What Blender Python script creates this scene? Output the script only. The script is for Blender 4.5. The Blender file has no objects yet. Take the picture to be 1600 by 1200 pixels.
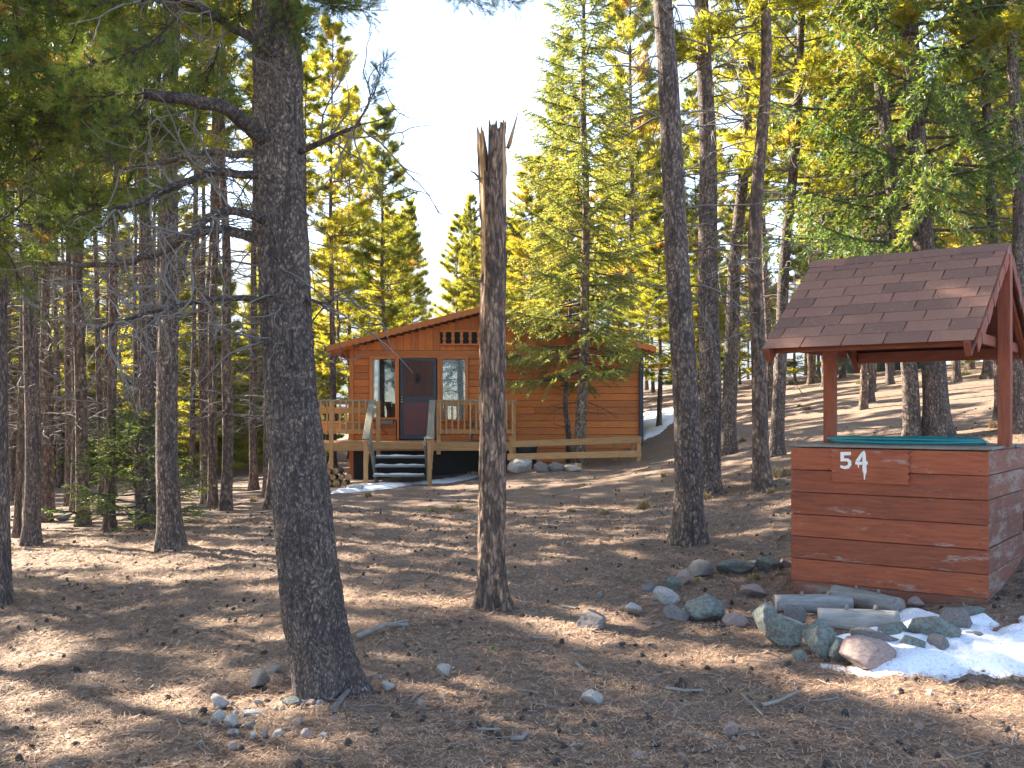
import bpy, bmesh, math, random
import numpy as np
from mathutils import Vector, Matrix, Euler
R_ = math.radians
random.seed(7)
SC = bpy.context.scene
COL = SC.collection

# ------------------------------------------------------------------ camera
F, CX, HY, CAMZ = 1555.6, 800.0, 648.0, 1.5       # focal in px of a 1600 px wide picture, horizon row, eye height
cam = bpy.data.cameras.new('camera'); camo = bpy.data.objects.new('camera', cam); COL.objects.link(camo)
camo.location = (0, 0, CAMZ); camo.rotation_euler = (R_(90), 0, 0)
cam.sensor_width = 36.0; cam.lens = 36.0 * F / 1600; cam.shift_y = (HY - 600) / 1600
cam.clip_start = 0.05; cam.clip_end = 9000
SC.camera = camo
# ------------------------------------------------------------------ light
SUN_AZ = math.atan2(-0.80, 0.60)      # direction to the sun in plan: left and beyond
SUN_EL = R_(33)
w = bpy.data.worlds.new('World'); SC.world = w; w.use_nodes = True
nt = w.node_tree; bg = nt.nodes['Background']
sky = nt.nodes.new('ShaderNodeTexSky'); sky.sky_type = 'NISHITA'; sky.sun_disc = False
sky.sun_elevation = SUN_EL; sky.sun_rotation = SUN_AZ
sky.altitude = 2500; sky.air_density = 1.0; sky.dust_density = 1.2; sky.ozone_density = 1.0
nt.links.new(sky.outputs[0], bg.inputs[0]); bg.inputs[1].default_value = 0.084
sl = bpy.data.lights.new('sun', 'SUN'); so = bpy.data.objects.new('sun', sl); COL.objects.link(so)
sl.energy = 5.0; sl.angle = R_(0.55); sl.color = (1.0, 0.90, 0.75)
tosun = Vector((math.sin(SUN_AZ) * math.cos(SUN_EL), math.cos(SUN_AZ) * math.cos(SUN_EL), math.sin(SUN_EL)))
so.location = tosun * 60; so.rotation_euler = tosun.to_track_quat('Z', 'Y').to_euler()
SC.view_settings.view_transform = 'Standard'; SC.view_settings.look = 'None'
SC.view_settings.exposure = 2.8; SC.view_settings.gamma = 1.0
SC.cycles.use_denoising = True; SC.cycles.max_bounces = 6; SC.cycles.transmission_bounces = 4
SC.cycles.diffuse_bounces = 3; SC.cycles.glossy_bounces = 2; SC.cycles.transparent_max_bounces = 6
SC.cycles.sample_clamp_indirect = 6.0

# ------------------------------------------------------------------ noise, terrain
_rng = np.random.default_rng(3)
_T2 = _rng.random((256, 256)); _T3 = _rng.random((32, 32, 32))
def vn2(x, y):
    x = np.asarray(x, float); y = np.asarray(y, float)
    xi = np.floor(x).astype(int); yi = np.floor(y).astype(int)
    fx = x - xi; fy = y - yi; fx = fx*fx*(3-2*fx); fy = fy*fy*(3-2*fy)
    a = _T2[xi & 255, yi & 255]; b = _T2[(xi+1) & 255, yi & 255]; c = _T2[xi & 255, (yi+1) & 255]; d = _T2[(xi+1) & 255, (yi+1) & 255]
    return (a*(1-fx)+b*fx)*(1-fy) + (c*(1-fx)+d*fx)*fy
def vn3(p):
    p = np.asarray(p, float); i = np.floor(p).astype(int); f = p - i; f = f*f*(3-2*f)
    r = 0
    for dx in (0, 1):
        for dy in (0, 1):
            for dz in (0, 1):
                wgt = (f[..., 0] if dx else 1-f[..., 0]) * (f[..., 1] if dy else 1-f[..., 1]) * (f[..., 2] if dz else 1-f[..., 2])
                r = r + wgt * _T3[(i[..., 0]+dx) & 31, (i[..., 1]+dy) & 31, (i[..., 2]+dz) & 31]
    return r
def softplus(t): return np.logaddexp(0, t)
def ground(x, y):
    x = np.asarray(x, float); y = np.asarray(y, float)
    u = x + 0.25*(y-14); u = 26*np.tanh(u/26)
    g = 0.2*softplus((u-1.6)*1.5)/1.5
    g = g - 0.085*softplus(-(30*np.tanh(x/30)+3.5))
    g = g - 0.18*np.exp(-((x-2.5)**2/6 + (y-23)**2/8))
    g = g + 0.24*np.exp(-((x-.6)**2/1.6 + (y-21.4)**2/2.5))
    g = g + 0.10*(vn2(x*0.35+9, y*0.35+4)-0.5) + 0.05*(vn2(x*1.1, y*1.1)-0.5)
    return g
def gz(x, y): return float(ground(x, y))
def P(px, py, Y): return Vector(((px-CX)/F*Y, Y, CAMZ-(py-HY)/F*Y))
def GP(px, py, ymax=90.0):
    """where the sight line through a pixel meets the ground"""
    a, b = (px-CX)/F, -(py-HY)/F
    Y = 2.5
    while Y < ymax:
        if CAMZ + b*Y <= gz(a*Y, Y): break
        Y += 0.05 if Y < 30 else 0.5
    return Vector((a*Y, Y, gz(a*Y, Y)))

# ------------------------------------------------------------------ mesh helpers
def mesh(name, V, tris=None, quads=None, smooth=False, tint=None):
    V = np.asarray(V, np.float32); parts = []
    nt_ = 0 if tris is None else len(tris); nq = 0 if quads is None else len(quads)
    loops = []
    if nt_: loops.append(np.asarray(tris, np.int32).ravel())
    if nq: loops.append(np.asarray(quads, np.int32).ravel())
    L = np.concatenate(loops)
    starts = np.concatenate([np.arange(nt_)*3, nt_*3 + np.arange(nq)*4]).astype(np.int32)
    me = bpy.data.meshes.new(name)
    me.vertices.add(len(V)); me.vertices.foreach_set('co', V.ravel())
    me.loops.add(len(L)); me.loops.foreach_set('vertex_index', L)
    me.polygons.add(nt_+nq); me.polygons.foreach_set('loop_start', starts)
    me.update(calc_edges=True); me.validate()
    if smooth: me.polygons.foreach_set('use_smooth', np.ones(nt_+nq, bool))
    if tint is not None:
        at = me.attributes.new('tint', 'FLOAT', 'POINT'); at.data.foreach_set('value', np.asarray(tint, np.float32))
    return me
def link(name, me, mat=None, parent=None, loc=None, rot=None, scale=None):
    o = bpy.data.objects.new(name, me); COL.objects.link(o)
    if me is not None and mat is not None and len(me.materials) == 0: me.materials.append(mat)
    if parent is not None: o.parent = parent
    if loc is not None: o.location = loc
    if rot is not None: o.rotation_euler = rot
    if scale is not None: o.scale = scale
    return o
def tag(o, label=None, cat=None, group=None, kind=None):
    if label: o['label'] = label
    if cat: o['category'] = cat
    if group: o['group'] = group
    if kind: o['kind'] = kind
    return o
def empty(name, loc=(0, 0, 0), rz=0, label=None, cat=None, group=None):
    o = link(name, None, None, None, loc, (0, 0, rz)); o.empty_display_size = 0.1
    return tag(o, label, cat, group)
class MB:
    def __init__(s): s.V = []; s.T = []; s.Q = []; s.n = 0
    def add(s, V, T=None, Q=None):
        V = np.asarray(V, float).reshape(-1, 3)
        if T is not None and len(T): s.T.append(np.asarray(T)+s.n)
        if Q is not None and len(Q): s.Q.append(np.asarray(Q)+s.n)
        s.V.append(V); s.n += len(V)
    def tube(s, path, rad, sides=6, caps=True):
        path = np.asarray(path, float); n = len(path); rad = np.broadcast_to(np.asarray(rad, float), (n,))
        t = np.gradient(path, axis=0); t /= np.linalg.norm(t, axis=1)[:, None]+1e-9
        ref = np.array([0, 0, 1.0]) if abs(t[:, 2]).mean() < 0.8 else np.array([1.0, 0, 0])
        a = np.cross(t, ref); a /= np.linalg.norm(a, axis=1)[:, None]+1e-9
        b = np.cross(t, a)
        th = np.arange(sides)*2*np.pi/sides
        V = path[:, None, :] + rad[:, None, None]*(np.cos(th)[None, :, None]*a[:, None, :]+np.sin(th)[None, :, None]*b[:, None, :])
        i = np.arange(n-1)[:, None]*sides; j = np.arange(sides)[None, :]; k = (j+1) % sides
        Q = np.stack([i+j, i+k, i+sides+k, i+sides+j], -1).reshape(-1, 4)
        V = V.reshape(-1, 3); T = []
        if caps:
            V = np.vstack([V, path[0], path[-1]]); c0 = n*sides; c1 = c0+1
            T = [(c0, int((q+1) % sides), q) for q in range(sides)] + [(c1, (n-1)*sides+q, (n-1)*sides+(q+1) % sides) for q in range(sides)]
        s.add(V, T, Q)
    def box(s, c, size, rot=None):
        v = np.array([[x, y, z] for x in (-.5, .5) for y in (-.5, .5) for z in (-.5, .5)])*np.asarray(size)
        if rot is not None: v = v @ np.array(Euler(rot).to_matrix()).T
        s.add(v+np.asarray(c), None, [(0, 1, 3, 2), (4, 6, 7, 5), (0, 4, 5, 1), (2, 3, 7, 6), (0, 2, 6, 4), (1, 5, 7, 3)])
    def mesh(s, name, smooth=False, tint=None):
        return mesh(name, np.vstack(s.V), np.vstack(s.T) if s.T else None, np.vstack(s.Q) if s.Q else None, smooth, tint)
_boxcache = {}
def box_me(lx, ly, lz, ch=0.004):
    key = (round(lx, 4), round(ly, 4), round(lz, 4), ch)
    if key in _boxcache: return _boxcache[key]
    bm = bmesh.new(); bmesh.ops.create_cube(bm, size=1)
    bmesh.ops.scale(bm, vec=(lx, ly, lz), verts=bm.verts)
    if ch: bmesh.ops.bevel(bm, geom=bm.edges[:], offset=min(ch, .3*min(lx, ly, lz)), segments=1, affect='EDGES')
    me = bpy.data.meshes.new('board'); bm.to_mesh(me); bm.free(); _boxcache[key] = me
    return me
def board(name, size, loc, mat, parent, rot=(0, 0, 0), ch=0.004):
    key_me = box_me(*size, ch)
    if len(key_me.materials) and key_me.materials[0] != mat:
        key_me = key_me.copy(); key_me.materials.clear(); _boxcache[(name, mat.name)+tuple(size)] = key_me
    return link(name, key_me, mat, parent, loc, rot)
def beam(name, a, b, wdt, hgt, mat, parent, ch=0.004, roll=0):
    """a straight timber from a to b, its length along local x"""
    a, b = Vector(a), Vector(b); d = b-a
    q = d.to_track_quat('X', 'Z')
    o = board(name, (round(d.length, 3), wdt, hgt), (a+b)/2, mat, parent, ch=ch)
    o.rotation_euler = (q @ Euler((roll, 0, 0)).to_quaternion()).to_euler(); return o
def extrude_outline(name, pts, th, mat, parent, loc=(0, 0, 0), rot=(0, 0, 0)):
    """outline in the local xz plane given thickness along y"""
    bm = bmesh.new(); vs = [bm.verts.new((p[0], 0, p[1])) for p in pts]
    f = bm.faces.new(vs); r = bmesh.ops.extrude_face_region(bm, geom=[f])
    for v in [g for g in r['geom'] if isinstance(g, bmesh.types.BMVert)]: v.co.y -= th
    bmesh.ops.recalc_face_normals(bm, faces=bm.faces[:])
    me = bpy.data.meshes.new(name); bm.to_mesh(me); bm.free()
    return link(name, me, mat, parent, loc, rot)

# ------------------------------------------------------------------ materials
def newmat(name):
    m = bpy.data.materials.new(name); m.use_nodes = True
    n = m.node_tree.nodes; l = m.node_tree.links
    return m, n, l, n['Principled BSDF']
def nd(n, kind, **kw):
    x = n.new('ShaderNode'+kind)
    for k, v in kw.items():
        if isinstance(v, (int, float, tuple, list)) and k in x.inputs: x.inputs[k].default_value = v
        else: setattr(x, k, v)
    return x
def ramp(n, l, src, stops):
    r = n.new('ShaderNodeValToRGB'); e = r.color_ramp.elements
    e[0].position, e[0].color = stops[0][0], (*stops[0][1], 1)
    e[1].position, e[1].color = stops[1][0], (*stops[1][1], 1)
    for p, c in stops[2:]:
        q = e.new(p); q.color = (*c, 1)
    l.new(src, r.inputs[0]); return r.outputs[0]
def mixc(n, l, fac, a, b, mode='MIX'):
    m = n.new('ShaderNodeMix'); m.data_type = 'RGBA'; m.blend_type = mode
    for sock, v in ((m.inputs[0], fac), (m.inputs[6], a), (m.inputs[7], b)):
        if isinstance(v, (int, float)): sock.default_value = v
        elif isinstance(v, tuple): sock.default_value = (*v, 1)
        else: l.new(v, sock)
    return m.outputs[2]
def coords(n, l, scale=(1, 1, 1), kind='Object', rnd=True):
    tc = nd(n, 'TexCoord'); mp = nd(n, 'Mapping'); mp.inputs['Scale'].default_value = scale
    l.new(tc.outputs[kind], mp.inputs[0])
    if rnd:
        oi = nd(n, 'ObjectInfo'); mu = nd(n, 'Math', operation='MULTIPLY'); mu.inputs[1].default_value = 37.0
        l.new(oi.outputs['Random'], mu.inputs[0]); l.new(mu.outputs[0], mp.inputs['Location'])
    return mp.outputs[0]
def noise(n, l, vec, scale, detail=4, rough=0.55):
    t = nd(n, 'TexNoise'); t.inputs['Scale'].default_value = scale; t.inputs['Detail'].default_value = detail
    t.inputs['Roughness'].default_value = rough; l.new(vec, t.inputs['Vector']); return t.outputs['Fac']
def bump(n, l, bs, h, strength=0.5, dist=0.01):
    b = nd(n, 'Bump'); b.inputs['Strength'].default_value = strength; b.inputs['Distance'].default_value = dist
    l.new(h, b.inputs['Height']); l.new(b.outputs[0], bs.inputs['Normal'])
def wood(name, base, dark, wear=None, wear_lo=0.6, rough=0.75, grain=(1.5, 14, 14)):
    m, n, l, bs = newmat(name)
    v = coords(n, l, grain); g = noise(n, l, v, 3.0, 5, 0.65)
    c = ramp(n, l, g, [(0.3, dark), (0.62, base)])
    oi = nd(n, 'ObjectInfo'); rr = ramp(n, l, oi.outputs['Random'], [(0, (.78, .78, .78)), (1, (1.12, 1.1, 1.08))])
    c = mixc(n, l, 1.0, c, rr, 'MULTIPLY')
    kv = coords(n, l, (3, 9, 9)); kn = noise(n, l, kv, 1.3, 2)
    c = mixc(n, l, ramp(n, l, kn, [(0.70, (0, 0, 0)), (0.78, (.6, .6, .6))]), c, tuple(0.45*x for x in dark))
    if wear:
        v2 = coords(n, l, (1.2, 5, 5)); wn = noise(n, l, v2, 2.2, 8, 0.75)
        c = mixc(n, l, ramp(n, l, wn, [(wear_lo, (0, 0, 0)), (wear_lo+.1, (.85, .85, .85))]), c, wear)
    l.new(c, bs.inputs['Base Color']); bs.inputs['Roughness'].default_value = rough
    bump(n, l, bs, g, 0.35, 0.006); return m
def plain(name, col, rough=0.6, metal=0, var=0.15, scale=6, bmp=0.2):
    m, n, l, bs = newmat(name); v = coords(n, l); f = noise(n, l, v, scale, 6, 0.65)
    c = ramp(n, l, f, [(0.3, tuple(x*(1-var) for x in col)), (0.7, tuple(min(1, x*(1+var)) for x in col))])
    l.new(c, bs.inputs['Base Color']); bs.inputs['Roughness'].default_value = rough; bs.inputs['Metallic'].default_value = metal
    if bmp: bump(n, l, bs, f, bmp, 0.01)
    return m
def bark(name, dark, mid, fleck, fleck_amt=0.80, sc=34, zs=0.45, bstr=0.9):
    m, n, l, bs = newmat(name)
    v = coords(n, l, (1, 1, zs))
    wv = nd(n, 'TexNoise'); wv.inputs['Scale'].default_value = 9; wv.inputs['Detail'].default_value = 3; l.new(v, wv.inputs['Vector'])
    vv = mixc(n, l, 0.10, v, wv.outputs['Color'], 'ADD')
    vo = nd(n, 'TexVoronoi'); vo.inputs['Scale'].default_value = sc; l.new(vv, vo.inputs['Vector'])
    big = noise(n, l, v, 5.0, 5, 0.6)
    sep = nd(n, 'SeparateColor'); l.new(vo.outputs['Color'], sep.inputs[0])
    c = ramp(n, l, sep.outputs[0], [(0.0, dark), (0.75, mid)])
    c = mixc(n, l, ramp(n, l, sep.outputs[1], [(fleck_amt, (0, 0, 0)), (fleck_amt+.12, (.8, .8, .8))]), c, fleck)
    c = mixc(n, l, ramp(n, l, vo.outputs['Distance'], [(0.30, (0, 0, 0)), (0.75, (.75, .75, .75))]), c, tuple(0.45*x for x in dark))
    fine = noise(n, l, v, sc*2.2, 4, 0.7)
    c = mixc(n, l, 1.0, c, ramp(n, l, fine, [(0.3, (.5, .5, .52)), (0.7, (1.5, 1.45, 1.4))]), 'MULTIPLY')
    c = mixc(n, l, 1.0, c, ramp(n, l, big, [(0.3, (.62, .60, .62)), (0.7, (1.3, 1.22, 1.15))]), 'MULTIPLY')
    fv = coords(n, l, (1, 1, .10)); fu = noise(n, l, fv, sc*.42, 4, 0.6)
    c = mixc(n, l, ramp(n, l, fu, [(0.36, (.8, .8, .8)), (0.46, (0, 0, 0))]), c, tuple(.5*x for x in dark))
    l.new(c, bs.inputs['Base Color']); bs.inputs['Roughness'].default_value = 0.9
    inv = nd(n, 'Math', operation='SUBTRACT'); inv.inputs[0].default_value = 1.0; l.new(vo.outputs['Distance'], inv.inputs[1])
    ad = nd(n, 'Math', operation='ADD'); l.new(inv.outputs[0], ad.inputs[0]); l.new(sep.outputs[2], ad.inputs[1])
    ad2 = nd(n, 'Math', operation='ADD'); l.new(ad.outputs[0], ad2.inputs[0]); l.new(fine, ad2.inputs[1])
    bump(n, l, bs, ad2.outputs[0], bstr, 0.012); return m
def needles(name, lo, hi, brown=(.22, .12, .04), trans=0.45):
    m, n, l, bs = newmat(name)
    at = nd(n, 'Attribute', attribute_name='tint'); oi = nd(n, 'ObjectInfo')
    c = ramp(n, l, at.outputs['Fac'], [(0.0, lo), (0.86, hi), (0.93, brown)])
    c = mixc(n, l, 1.0, c, ramp(n, l, oi.outputs['Random'], [(0, (.8, .85, .8)), (1, (1.2, 1.12, 1.0))]), 'MULTIPLY')
    tr = nd(n, 'BsdfTranslucent'); l.new(mixc(n, l, 1.0, c, (2.5, 2.15, .85), 'MULTIPLY'), tr.inputs[0])
    l.new(c, bs.inputs['Base Color']); bs.inputs['Roughness'].default_value = 0.45
    mx = nd(n, 'MixShader'); mx.inputs[0].default_value = trans
    l.new(bs.outputs[0], mx.inputs[1]); l.new(tr.outputs[0], mx.inputs[2])
    l.new(mx.outputs[0], n['Material Output'].inputs[0]); return m

M = {}
M['bark'] = bark('pine_bark', (.075, .058, .05), (.22, .168, .14), (.42, .32, .24), sc=52)
M['bark_far'] = bark('forest_bark', (.09, .064, .05), (.24, .165, .12), (.38, .28, .20), sc=26)
M['bark_hero'] = bark('old_pine_bark', (.08, .065, .058), (.225, .178, .15), (.44, .34, .26), 0.80, sc=85, zs=0.6, bstr=1.0)
M['bark_spruce'] = bark('spruce_bark', (.13, .095, .07), (.30, .225, .165), (.42, .33, .25), sc=30, zs=0.5)
M['snag'] = bark('snag_bark', (.10, .068, .053), (.31, .21, .15), (.47, .33, .22), 0.70, sc=46, zs=0.30)
M['rawwood'] = wood('split_wood', (.50, .30, .13), (.22, .12, .06), grain=(14, 14, 1.2))
M['deadwood'] = plain('dead_twig', (.16, .138, .12), 0.85, var=.35, scale=12)
M['limb'] = bark('limb_bark', (.06, .048, .042), (.17, .135, .115), (.28, .23, .19), 0.85, sc=60, zs=1)
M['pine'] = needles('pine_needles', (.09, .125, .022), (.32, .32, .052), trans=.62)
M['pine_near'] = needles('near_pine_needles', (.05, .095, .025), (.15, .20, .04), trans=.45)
M['spruce'] = needles('spruce_needles', (.15, .19, .085), (.30, .33, .13), trans=.5)
M['fir'] = needles('fir_needles', (.045, .10, .035), (.13, .20, .055), trans=.45)
M['red'] = wood('red_stain', (.36, .088, .032), (.21, .048, .020), (.40, .29, .24), 0.58)
M['redgrey'] = wood('weathered_red_stain', (.26, .085, .045), (.14, .06, .04), (.30, .235, .18), 0.50)
M['redpost'] = wood('red_post_stain', (.29, .075, .032), (.18, .042, .02), (.30, .20, .15), 0.74)
M['orange'] = wood('orange_siding', (.63, .18, .022), (.46, .11, .014), rough=.6)
M['orange_trim'] = wood('orange_trim', (.64, .19, .025), (.48, .12, .017), rough=.55)
M['tan'] = wood('deck_lumber', (.54, .29, .11), (.36, .18, .07))
M['grey'] = wood('weathered_lumber', (.24, .235, .20), (.13, .125, .105))
M['cap'] = wood('rail_cap', (.36, .31, .22), (.22, .18, .12))
M['lid'] = wood('old_plywood', (.27, .235, .19), (.13, .11, .09))
M['log'] = wood('weathered_log', (.34, .32, .29), (.17, .155, .14), (.12, .10, .085), .66, grain=(1.5, 9, 9))
M['logend'] = plain('log_end', (.24, .20, .16), .9, var=.4, scale=30)
M['white'] = plain('white_paint', (.80, .77, .70), .6, var=.06)
M['dark'] = plain('navy_metal', (.018, .022, .034), .35, .3, var=.2)
M['door'] = wood('door_wood', (.105, .036, .022), (.055, .018, .013), grain=(10, 10, 1))
M['maroon'] = plain('maroon_panel', (.11, .012, .014), .4, var=.25)
M['brass'] = plain('brass', (.7, .55, .25), .3, .9)
M['painted_shade'] = plain('shade_black', (.02, .018, .016), .9)  # near-black that stands in for shade under the deck and behind balusters
M['hose'] = plain('teal_hose', (.012, .19, .20), .35, var=.1)
M['bin'] = plain('black_plastic', (.02, .021, .024), .5)
M['yellow'] = wood('yellow_siding', (.50, .42, .16), (.40, .33, .12), grain=(8, 8, .6))
M['greenshed'] = wood('green_shed_siding', (.045, .07, .055), (.03, .045, .04))
def m_shingle():
    m, n, l, bs = newmat('asphalt_shingle'); v = coords(n, l); f = noise(n, l, v, 260, 2, .6); g = noise(n, l, v, 9, 4)
    c = ramp(n, l, f, [(0.3, (.105, .048, .030)), (.7, (.36, .18, .12))])
    oi = nd(n, 'ObjectInfo'); c = mixc(n, l, 1., c, ramp(n, l, oi.outputs['Random'], [(0, (.75, .75, .78)), (1, (1.2, 1.15, 1.1))]), 'MULTIPLY')
    c = mixc(n, l, ramp(n, l, g, [(.70, (0, 0, 0)), (.76, (.5, .5, .5))]), c, (.30, .24, .20))
    l.new(c, bs.inputs['Base Color']); bs.inputs['Roughness'].default_value = .85; bump(n, l, bs, f, .4, .003); return m
M['shingle'] = m_shingle()
def m_ground():
    m, n, l, bs = newmat('needle_litter_soil'); v = coords(n, l, rnd=False)
    a = noise(n, l, v, 1.1, 6, .6); b = noise(n, l, v, 14, 6, .7); c_ = noise(n, l, v, 85, 4, .7)
    c = ramp(n, l, b, [(.28, (.082, .050, .034)), (.5, (.22, .14, .092)), (.72, (.42, .295, .20))])
    c = mixc(n, l, ramp(n, l, a, [(.35, (0, 0, 0)), (.65, (.6, .6, .6))]), c, (.31, .23, .17))
    c = mixc(n, l, 1., c, ramp(n, l, c_, [(.3, (.55, .52, .50)), (.7, (1.35, 1.3, 1.25))]), 'MULTIPLY')
    l.new(c, bs.inputs['Base Color']); bs.inputs['Roughness'].default_value = .95
    ad = nd(n, 'Math', operation='ADD'); l.new(b, ad.inputs[0]); l.new(c_, ad.inputs[1]); bump(n, l, bs, ad.outputs[0], .9, .025); return m
M['ground'] = m_ground()
def m_rock(name, base, lichen, amt):
    m, n, l, bs = newmat(name); v = coords(n, l); a = noise(n, l, v, 7, 6, .65); b = noise(n, l, v, 40, 4, .7); d = noise(n, l, v, 4.5, 7, .7)
    c = ramp(n, l, a, [(.3, tuple(.55*x for x in base)), (.68, tuple(1.2*x for x in base))])
    c = mixc(n, l, ramp(n, l, d, [(amt, (0, 0, 0)), (amt+.07, (.85, .85, .85))]), c, lichen)
    c = mixc(n, l, 1., c, ramp(n, l, b, [(.3, (.6, .6, .6)), (.7, (1.25, 1.25, 1.25))]), 'MULTIPLY')
    l.new(c, bs.inputs['Base Color']); bs.inputs['Roughness'].default_value = .9; bump(n, l, bs, b, .6, .01); return m
M['rock_lichen'] = m_rock('lichen_rock', (.19, .16, .135), (.20, .27, .235), .47)
M['rock_grey'] = m_rock('grey_rock', (.23, .20, .18), (.16, .19, .17), .62)
M['rock_pink'] = m_rock('pink_granite', (.42, .30, .25), (.30, .26, .24), .66)
M['rock_pale'] = m_rock('pale_granite', (.50, .45, .39), (.3, .29, .27), .66)
def m_snow():
    m, n, l, bs = newmat('old_snow'); v = coords(n, l); a = noise(n, l, v, 14, 5); b = noise(n, l, v, 60, 3)
    c = ramp(n, l, b, [(.25, (.52, .53, .55)), (.5, (.80, .81, .84))]); dn = noise(n, l, v, 9, 8, .75); c = mixc(n, l, ramp(n, l, dn, [(.60, (0, 0, 0)), (.72, (.55, .55, .55))]), c, (.28, .22, .17)); l.new(c, bs.inputs['Base Color'])
    bs.inputs['Roughness'].default_value = .6; bs.inputs['Subsurface Weight'].default_value = .15; bump(n, l, bs, a, .5, .02); return m
M['snow'] = m_snow()
def m_glass():
    m, n, l, bs = newmat('window_glass'); bs.inputs['Base Color'].default_value = (.9, .95, .95, 1); bs.inputs['Roughness'].default_value = .03
    tr = nd(n, 'BsdfTransparent'); gl = nd(n, 'BsdfGlossy'); gl.inputs['Roughness'].default_value = .02
    mx = nd(n, 'MixShader'); fr = nd(n, 'Fresnel'); fr.inputs[0].default_value = 1.7
    l.new(fr.outputs[0], mx.inputs[0]); l.new(tr.outputs[0], mx.inputs[1]); l.new(gl.outputs[0], mx.inputs[2])
    l.new(mx.outputs[0], n['Material Output'].inputs[0]); return m
M['glass'] = m_glass()
def m_lace():
    m, n, l, bs = newmat('lace_curtain'); v = coords(n, l, rnd=False); vo = nd(n, 'TexVoronoi'); vo.inputs['Scale'].default_value = 38; l.new(v, vo.inputs['Vector'])
    l.new(ramp(n, l, vo.outputs['Distance'], [(.25, (.62, .64, .62)), (.6, (.22, .24, .23))]), bs.inputs['Base Color']); bs.inputs['Roughness'].default_value = .9; return m
M['lace'] = m_lace()
M['curtain'] = plain('white_curtain', (.75, .72, .64), .9, var=.1)
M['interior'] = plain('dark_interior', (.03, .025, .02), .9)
def m_grass(name, a, b):
    m, n, l, bs = newmat(name); at = nd(n, 'Attribute', attribute_name='tint')
    l.new(ramp(n, l, at.outputs['Fac'], [(0, a), (1, b)]), bs.inputs['Base Color']); bs.inputs['Roughness'].default_value = .7; return m
M['drygrass'] = m_grass('dry_grass', (.33, .21, .08), (.58, .44, .20))
M['greengrass'] = m_grass('yellow_green_grass', (.25, .27, .05), (.55, .5, .12))
M['litter'] = m_grass('dead_needles', (.19, .092, .046), (.58, .38, .23))
M['flakes'] = m_grass('bark_flake', (.05, .033, .026), (.32, .23, .17))
M['cone'] = plain('pine_cone', (.045, .033, .028), .9, var=.4, scale=60)
M['stick'] = plain('bleached_stick', (.25, .215, .18), .85, var=.35, scale=14)
M['hill'] = plain('far_conifer_slope', (.035, .065, .055), 1.0, var=.4, scale=.02, bmp=0)

# ------------------------------------------------------------------ the ground
def spaced(lo_far, lo, hi, hi_far, step, growth):
    c = list(np.arange(lo, hi, step)); s = step; x = c[-1]
    while x < hi_far: s = min(s*growth, 40); x += s; c.append(x)
    s = step; x = lo; a = []
    while x > lo_far: s = min(s*growth, 40); x -= s; a.append(x)
    return np.array(a[::-1]+c)
xs = spaced(-420, -5.0, 5.0, 420, .042, 1.09); ys = spaced(-60, 3.8, 12.5, 900, .042, 1.055)
X, Y = np.meshgrid(xs, ys); Z = ground(X, Y)
near = np.exp(-np.maximum(0, np.hypot(X, Y-8)-7)/6)
Z = Z + near*(0.035*(vn2(X*4.1, Y*4.1)-.5) + .028*(vn2(X*11, Y*11)-.5) + .02*(vn2(X*23, Y*23)-.5))
nx, ny = len(xs), len(ys); i = np.arange(ny-1)[:, None]*nx; j = np.arange(nx-1)[None, :]
Q = np.stack([i+j, i+j+1, i+nx+j+1, i+nx+j], -1).reshape(-1, 4)
tag(link('ground', mesh('ground', np.stack([X, Y, Z], -1).reshape(-1, 3), None, Q, True), M['ground']), kind='structure')
def gmesh(x, y): 
    nr = np.exp(-np.maximum(0, np.hypot(x, y-8)-7)/6)
    return ground(x, y)+nr*(0.035*(vn2(x*4.1, y*4.1)-.5)+.028*(vn2(x*11, y*11)-.5)+.02*(vn2(x*23, y*23)-.5))
# far wooded ridge
hx = np.linspace(-2600, 2600, 140); hv = np.linspace(0, 1, 24)
HX, HV = np.meshgrid(hx, hv)
top = 300 + 110*vn2(HX/700+3, HX*0) + 45*vn2(HX/160+8, HX*0) + 10*vn2(HX/24, HX*0)
HZ = -30 + (top+30)*np.sin(HV*np.pi/2) + 12*vn2(HX/60, HV*14); HYY = 1500 + 1100*HV
i = np.arange(23)[:, None]*140; j = np.arange(139)[None, :]
tag(link('hills', mesh('hills', np.stack([HX, HYY, HZ], -1).reshape(-1, 3), None, np.stack([i+j, i+j+1, i+141+j, i+140+j], -1).reshape(-1, 4), True), M['hill']), kind='structure')

# ------------------------------------------------------------------ trees
def unit(v): return v/(np.linalg.norm(v, axis=-1, keepdims=True)+1e-9)
def blades(rng, T, A, k, ln, wd, spread=(25, 75), back=.6, tintbase=None):
    """needles round the shoots: T positions, A axes"""
    T = np.repeat(T, k, 0); A = np.repeat(A, k, 0); n = len(T)
    pr = unit(np.cross(A, rng.normal(size=(n, 3)))); th = np.radians(rng.uniform(*spread, n))[:, None]
    d = A*np.cos(th)+pr*np.sin(th); l = ln*rng.uniform(.7, 1.15, n)[:, None]
    b = T - A*(rng.random(n)[:, None]*back*ln*1.6)
    s = unit(np.cross(d, rng.normal(size=(n, 3))))*wd/2
    V = np.stack([b-s, b+s, b+d*l], 1).reshape(-1, 3)
    tb = rng.random(n) if tintbase is None else np.clip(np.repeat(tintbase, k)+rng.normal(0, .12, n), 0, 1)
    return V, np.arange(n*3).reshape(-1, 3), np.repeat(tb, 3)
def rotz(v, a): c, s = math.cos(a), math.sin(a); return np.array([v[0]*c-v[1]*s, v[0]*s+v[1]*c, v[2]])
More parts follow.
